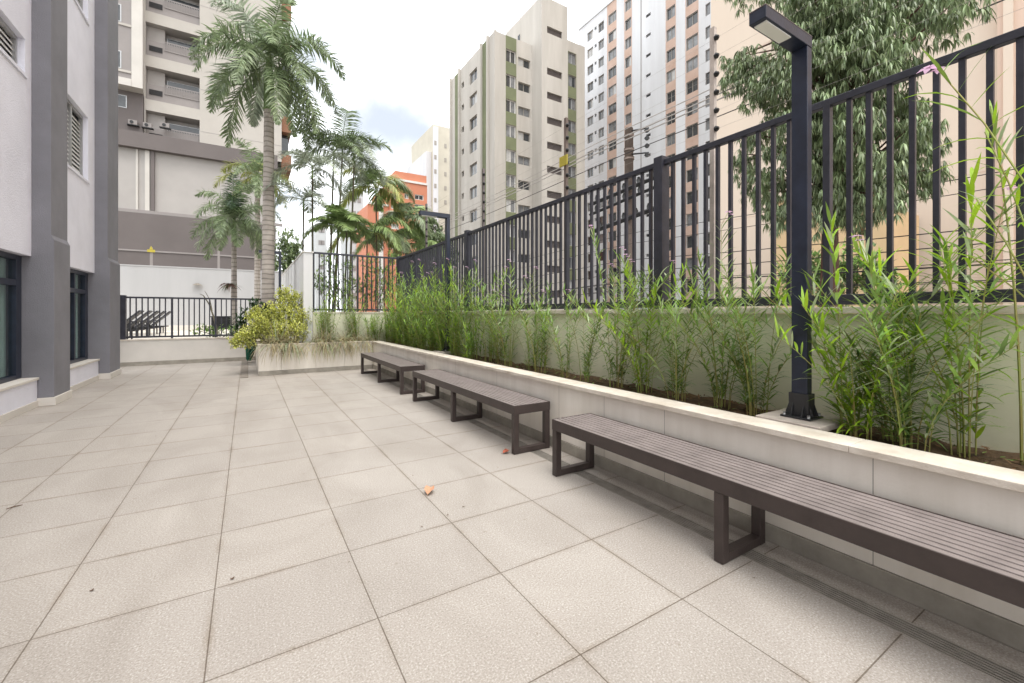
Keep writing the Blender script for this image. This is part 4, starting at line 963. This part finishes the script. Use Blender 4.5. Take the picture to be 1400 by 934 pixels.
MB().box(f5(519), f5(525), Y6+.45, Y6+.598, -1.5, zw-.02, 'trim_white').build('pilaster', t)
# B6 cream-yellow slim tower
Y7 = 85.0; f6 = lambda px: onY(px, Y7)
t = thing('apartment_tower', 'slim pale yellow tower left of the green striped tower', 'building', (f6(587), Y7, -1.5))
zt = zat(172, f6(600), Y7)
MB().box(f6(592), f6(625), Y7, Y7+14, -1.5, zt, 'cream_yellow').box(f6(585), f6(591.9), Y7+1, Y7+14, -1.5, zt-5.5, 'tower_white').box(f6(592)-.01, f6(598), Y7-.5, Y7-.003, -1.5, zt-.6, 'tower_white').build('wall', t)
for k in range(11):
    for px in (594, 609):
        x = f6(px); zz = zt-4-k*3.0; w = MB().box(x-.25, x+.25, Y7-.56 if px == 594 else Y7-.06, Y7-.503 if px == 594 else Y7-.005, zz-.45, zz+.45, 'drain_metal').build('window', t)
# far pale blocks
t = thing('apartment_block', 'faint pale block left of the orange building', 'building', (onY(490, 95), 95, -1.5))
a, c = onY(478, 95), onY(497, 95); zt = zat(262, a, 95); MB().box(a, c, 95, 105, -1.5, zt, 'far_pale').build('wall', t)
for k in range(9):
    for j in range(2): x = a+.9+(c-a-1.8)*j; zz = zt-1.6-k*2.9; MB().box(x-.35, x+.35, 94.9, 94.995, zz-.5, zz+.5, 'taupe_light').build('window', t)
t = thing('apartment_block', 'distant white block low behind the slender palms', 'building', (onY(440, 110), 110, -1.5))
a, c = onY(432, 110), onY(447, 110); zt = zat(305, a, 110); MB().box(a, c, 110, 120, -1.5, zt, 'far_pale').build('wall', t)
for k in range(6):
    for j in range(2): x = a+.9+(c-a-1.8)*j; zz = zt-1.6-k*2.9; MB().box(x-.35, x+.35, 109.9, 109.995, zz-.5, zz+.5, 'taupe_light').build('window', t)

# ------------------------------------------------------------------ things lying on the floor
def floor_pt(px, py):
    tt = CAMH*F/(py-HOR); x, y = ray(px); return Vector((tt*x, tt*y, 0))
def dry(px, py, L, W, m, label, ang, name='fallen_leaf', curl=.4):
    c = floor_pt(px, py); n, k = 9, 6; ca, sa = math.cos(ang), math.sin(ang); mb = MB(); g = []
    for i in range(n+1):
        s = i/n; row = []
        w = W*math.sin(math.pi*min(1, s*.93+.05))**.7
        for j in range(k+1):
            v = (j/k-.5)*w; u = (s-.5)*L
            zz = .004+curl*(abs(v)**1.0)*.9+.012*math.sin(s*5+1)**2+.02*s*curl+random.uniform(0,.0015); row.append((c.x+u*ca-v*sa, c.y+u*sa+v*ca, zz))
        g.append(row)
    for i in range(n):
        for j in range(k): mb.quad([g[i][j], g[i+1][j], g[i+1][j+1], g[i][j+1]], m, True)
    e = Vector(g[0][k//2]); mb.tube([e, e+Vector((-ca*.03, -sa*.03, .004))], .0015, m, 4)
    return tag(mb.build(name), label, 'leaf')
dry(587, 674, .105, .07, 'dry_leaf', 'curled tan dry leaf on a tile joint mid patio', 1.0, curl=.7)
dry(692, 620, .075, .055, 'red_leaf', 'reddish fallen leaf beside the leg of the middle bench', .3, curl=.6)
for i, (px, py, s) in enumerate(((126,809,.015), (318,793,.017), (578,721,.012), (633,694,.014), (564,651,.010), (613,705,.012), (681,640,.008), (212,597,.012), (477,770,.008), (1032,791,.01), (735,868,.006), (690,820,.006))):
    c = floor_pt(px, py); m = MB(); a = random.uniform(0, 3)
    m.leaf((c.x, c.y, .006), (math.cos(a), math.sin(a), .1), s*1.3, s*.6, .2, 'twig', segs=2); m.leaf((c.x, c.y, .004), (math.cos(a+1), math.sin(a+1), .3), s, s*.5, .2, 'twig', segs=2)
    tag(m.build('debris_speck'), 'one of the tiny dark specks of debris on the paving', 'debris', 'tiny dark debris specks on the paving')
c = floor_pt(20, 694); tag(MB().tube([c+Vector((-.035,-.015,.004)), c+Vector((0,.0,.008)), c+Vector((.03,.02,.004))], [.002,.004,.002], 'twig', 5).build('twig'), 'short brown twig on the paving at the left edge', 'twig')

# ------------------------------------------------------------------ world, sun, camera
sc = bpy.context.scene
w = bpy.data.worlds.new('World'); sc.world = w; w.use_nodes = True; nt = w.node_tree; nt.nodes.clear(); N = nt.nodes.new; Lk = nt.links.new
out = N('ShaderNodeOutputWorld'); bg = N('ShaderNodeBackground'); sky = N('ShaderNodeTexSky'); sky.sky_type = 'NISHITA'; sky.sun_disc = False
SE, SA = R(70), R(-176)          # sun azimuth: direction the light comes from, measured from +Y clockwise
sky.sun_elevation = SE; sky.sun_rotation = SA; sky.air_density = 1; sky.dust_density = 2.5
tc = N('ShaderNodeTexCoord'); mp = N('ShaderNodeMapping'); mp.inputs['Scale'].default_value = (1, 1, 2.2); mp.inputs['Location'].default_value = (.3, .1, .25); Lk(tc.outputs['Generated'], mp.inputs[0])
no = N('ShaderNodeTexNoise'); no.inputs['Scale'].default_value = 2.6; no.inputs['Detail'].default_value = 7; no.inputs['Roughness'].default_value = .55; Lk(mp.outputs[0], no.inputs['Vector'])
rp = N('ShaderNodeValToRGB'); rp.color_ramp.elements[0].position = .40; rp.color_ramp.elements[0].color = (.05,.05,.05,1); rp.color_ramp.elements[1].position = .55; Lk(no.outputs[0], rp.inputs[0])
mx = N('ShaderNodeMix'); mx.data_type = 'RGBA'; 
nv = N('ShaderNodeTexNoise'); nv.inputs['Scale'].default_value = 5; nv.inputs['Detail'].default_value = 6; Lk(tc.outputs['Generated'], nv.inputs['Vector'])
vs_ = N('ShaderNodeVectorMath'); vs_.operation = 'MULTIPLY_ADD'; vs_.inputs[1].default_value = (.28,.28,.28); Lk(nv.outputs['Color'], vs_.inputs[0]); Lk(tc.outputs['Generated'], vs_.inputs[2])
prev = None
for (dx, dy, dz, rad) in ((.27, .888, .36, .16), (.12, .86, .46, .13), (.40, .80, .56, .11), (-.35, .75, .62, .25), (.5, -.6, .6, .3), (-.7,-.3,.6,.3), (.05,.96,.22,.10)):
    dn = N('ShaderNodeVectorMath'); dn.operation = 'DISTANCE'; Lk(vs_.outputs[0], dn.inputs[0]); dn.inputs[1].default_value = (dx+.14, dy+.14, dz+.14)
    mr = N('ShaderNodeMapRange'); mr.interpolation_type = 'SMOOTHSTEP'; mr.inputs[1].default_value = rad*.15; mr.inputs[2].default_value = rad; mr.inputs[3].default_value = .29 if rad in (.16, .3, .25) else .33; mr.inputs[4].default_value = 1; Lk(dn.outputs['Value'], mr.inputs[0])
    if prev is None: prev = mr.outputs[0]
    else:
        mu = N('ShaderNodeMath'); mu.operation = 'MINIMUM'; Lk(prev, mu.inputs[0]); Lk(mr.outputs[0], mu.inputs[1]); prev = mu.outputs[0]
Lk(prev, mx.inputs[0]); sm = N('ShaderNodeMix'); sm.data_type = 'RGBA'; sm.blend_type = 'MULTIPLY'; sm.inputs[0].default_value = 1; Lk(sky.outputs[0], sm.inputs[6]); sm.inputs[7].default_value = (.55,.55,.55,1); Lk(sm.outputs[2], mx.inputs[6]); mx.inputs[7].default_value = (10.6, 10.9, 11.2, 1)
Lk(mx.outputs[2], bg.inputs[0]); bg.inputs[1].default_value = .1; Lk(bg.outputs[0], out.inputs[0])
sd = bpy.data.lights.new('Sun', 'SUN'); sd.energy = 1.25; sd.angle = R(35); sd.color = (1, .95, .88); so_ = bpy.data.objects.new('Sun', sd); C.objects.link(so_)
dv = Vector((math.sin(SA)*math.cos(SE), math.cos(SA)*math.cos(SE), math.sin(SE))); so_.rotation_euler = dv.to_track_quat('Z', 'Y').to_euler()
cd = bpy.data.cameras.new('Camera'); cam = bpy.data.objects.new('Camera', cd); C.objects.link(cam); sc.camera = cam
cam.location = (0, 0, CAMH); cam.rotation_euler = (R(90), 0, -TH); cd.sensor_width = 36; cd.lens = 36*F/1400; cd.shift_y = -38.0/1400; cd.clip_start = .05; cd.clip_end = 1500
sc.view_settings.view_transform = 'Standard'; sc.view_settings.look = 'None'; sc.view_settings.gamma = 1; sc.view_settings.exposure = 1.15
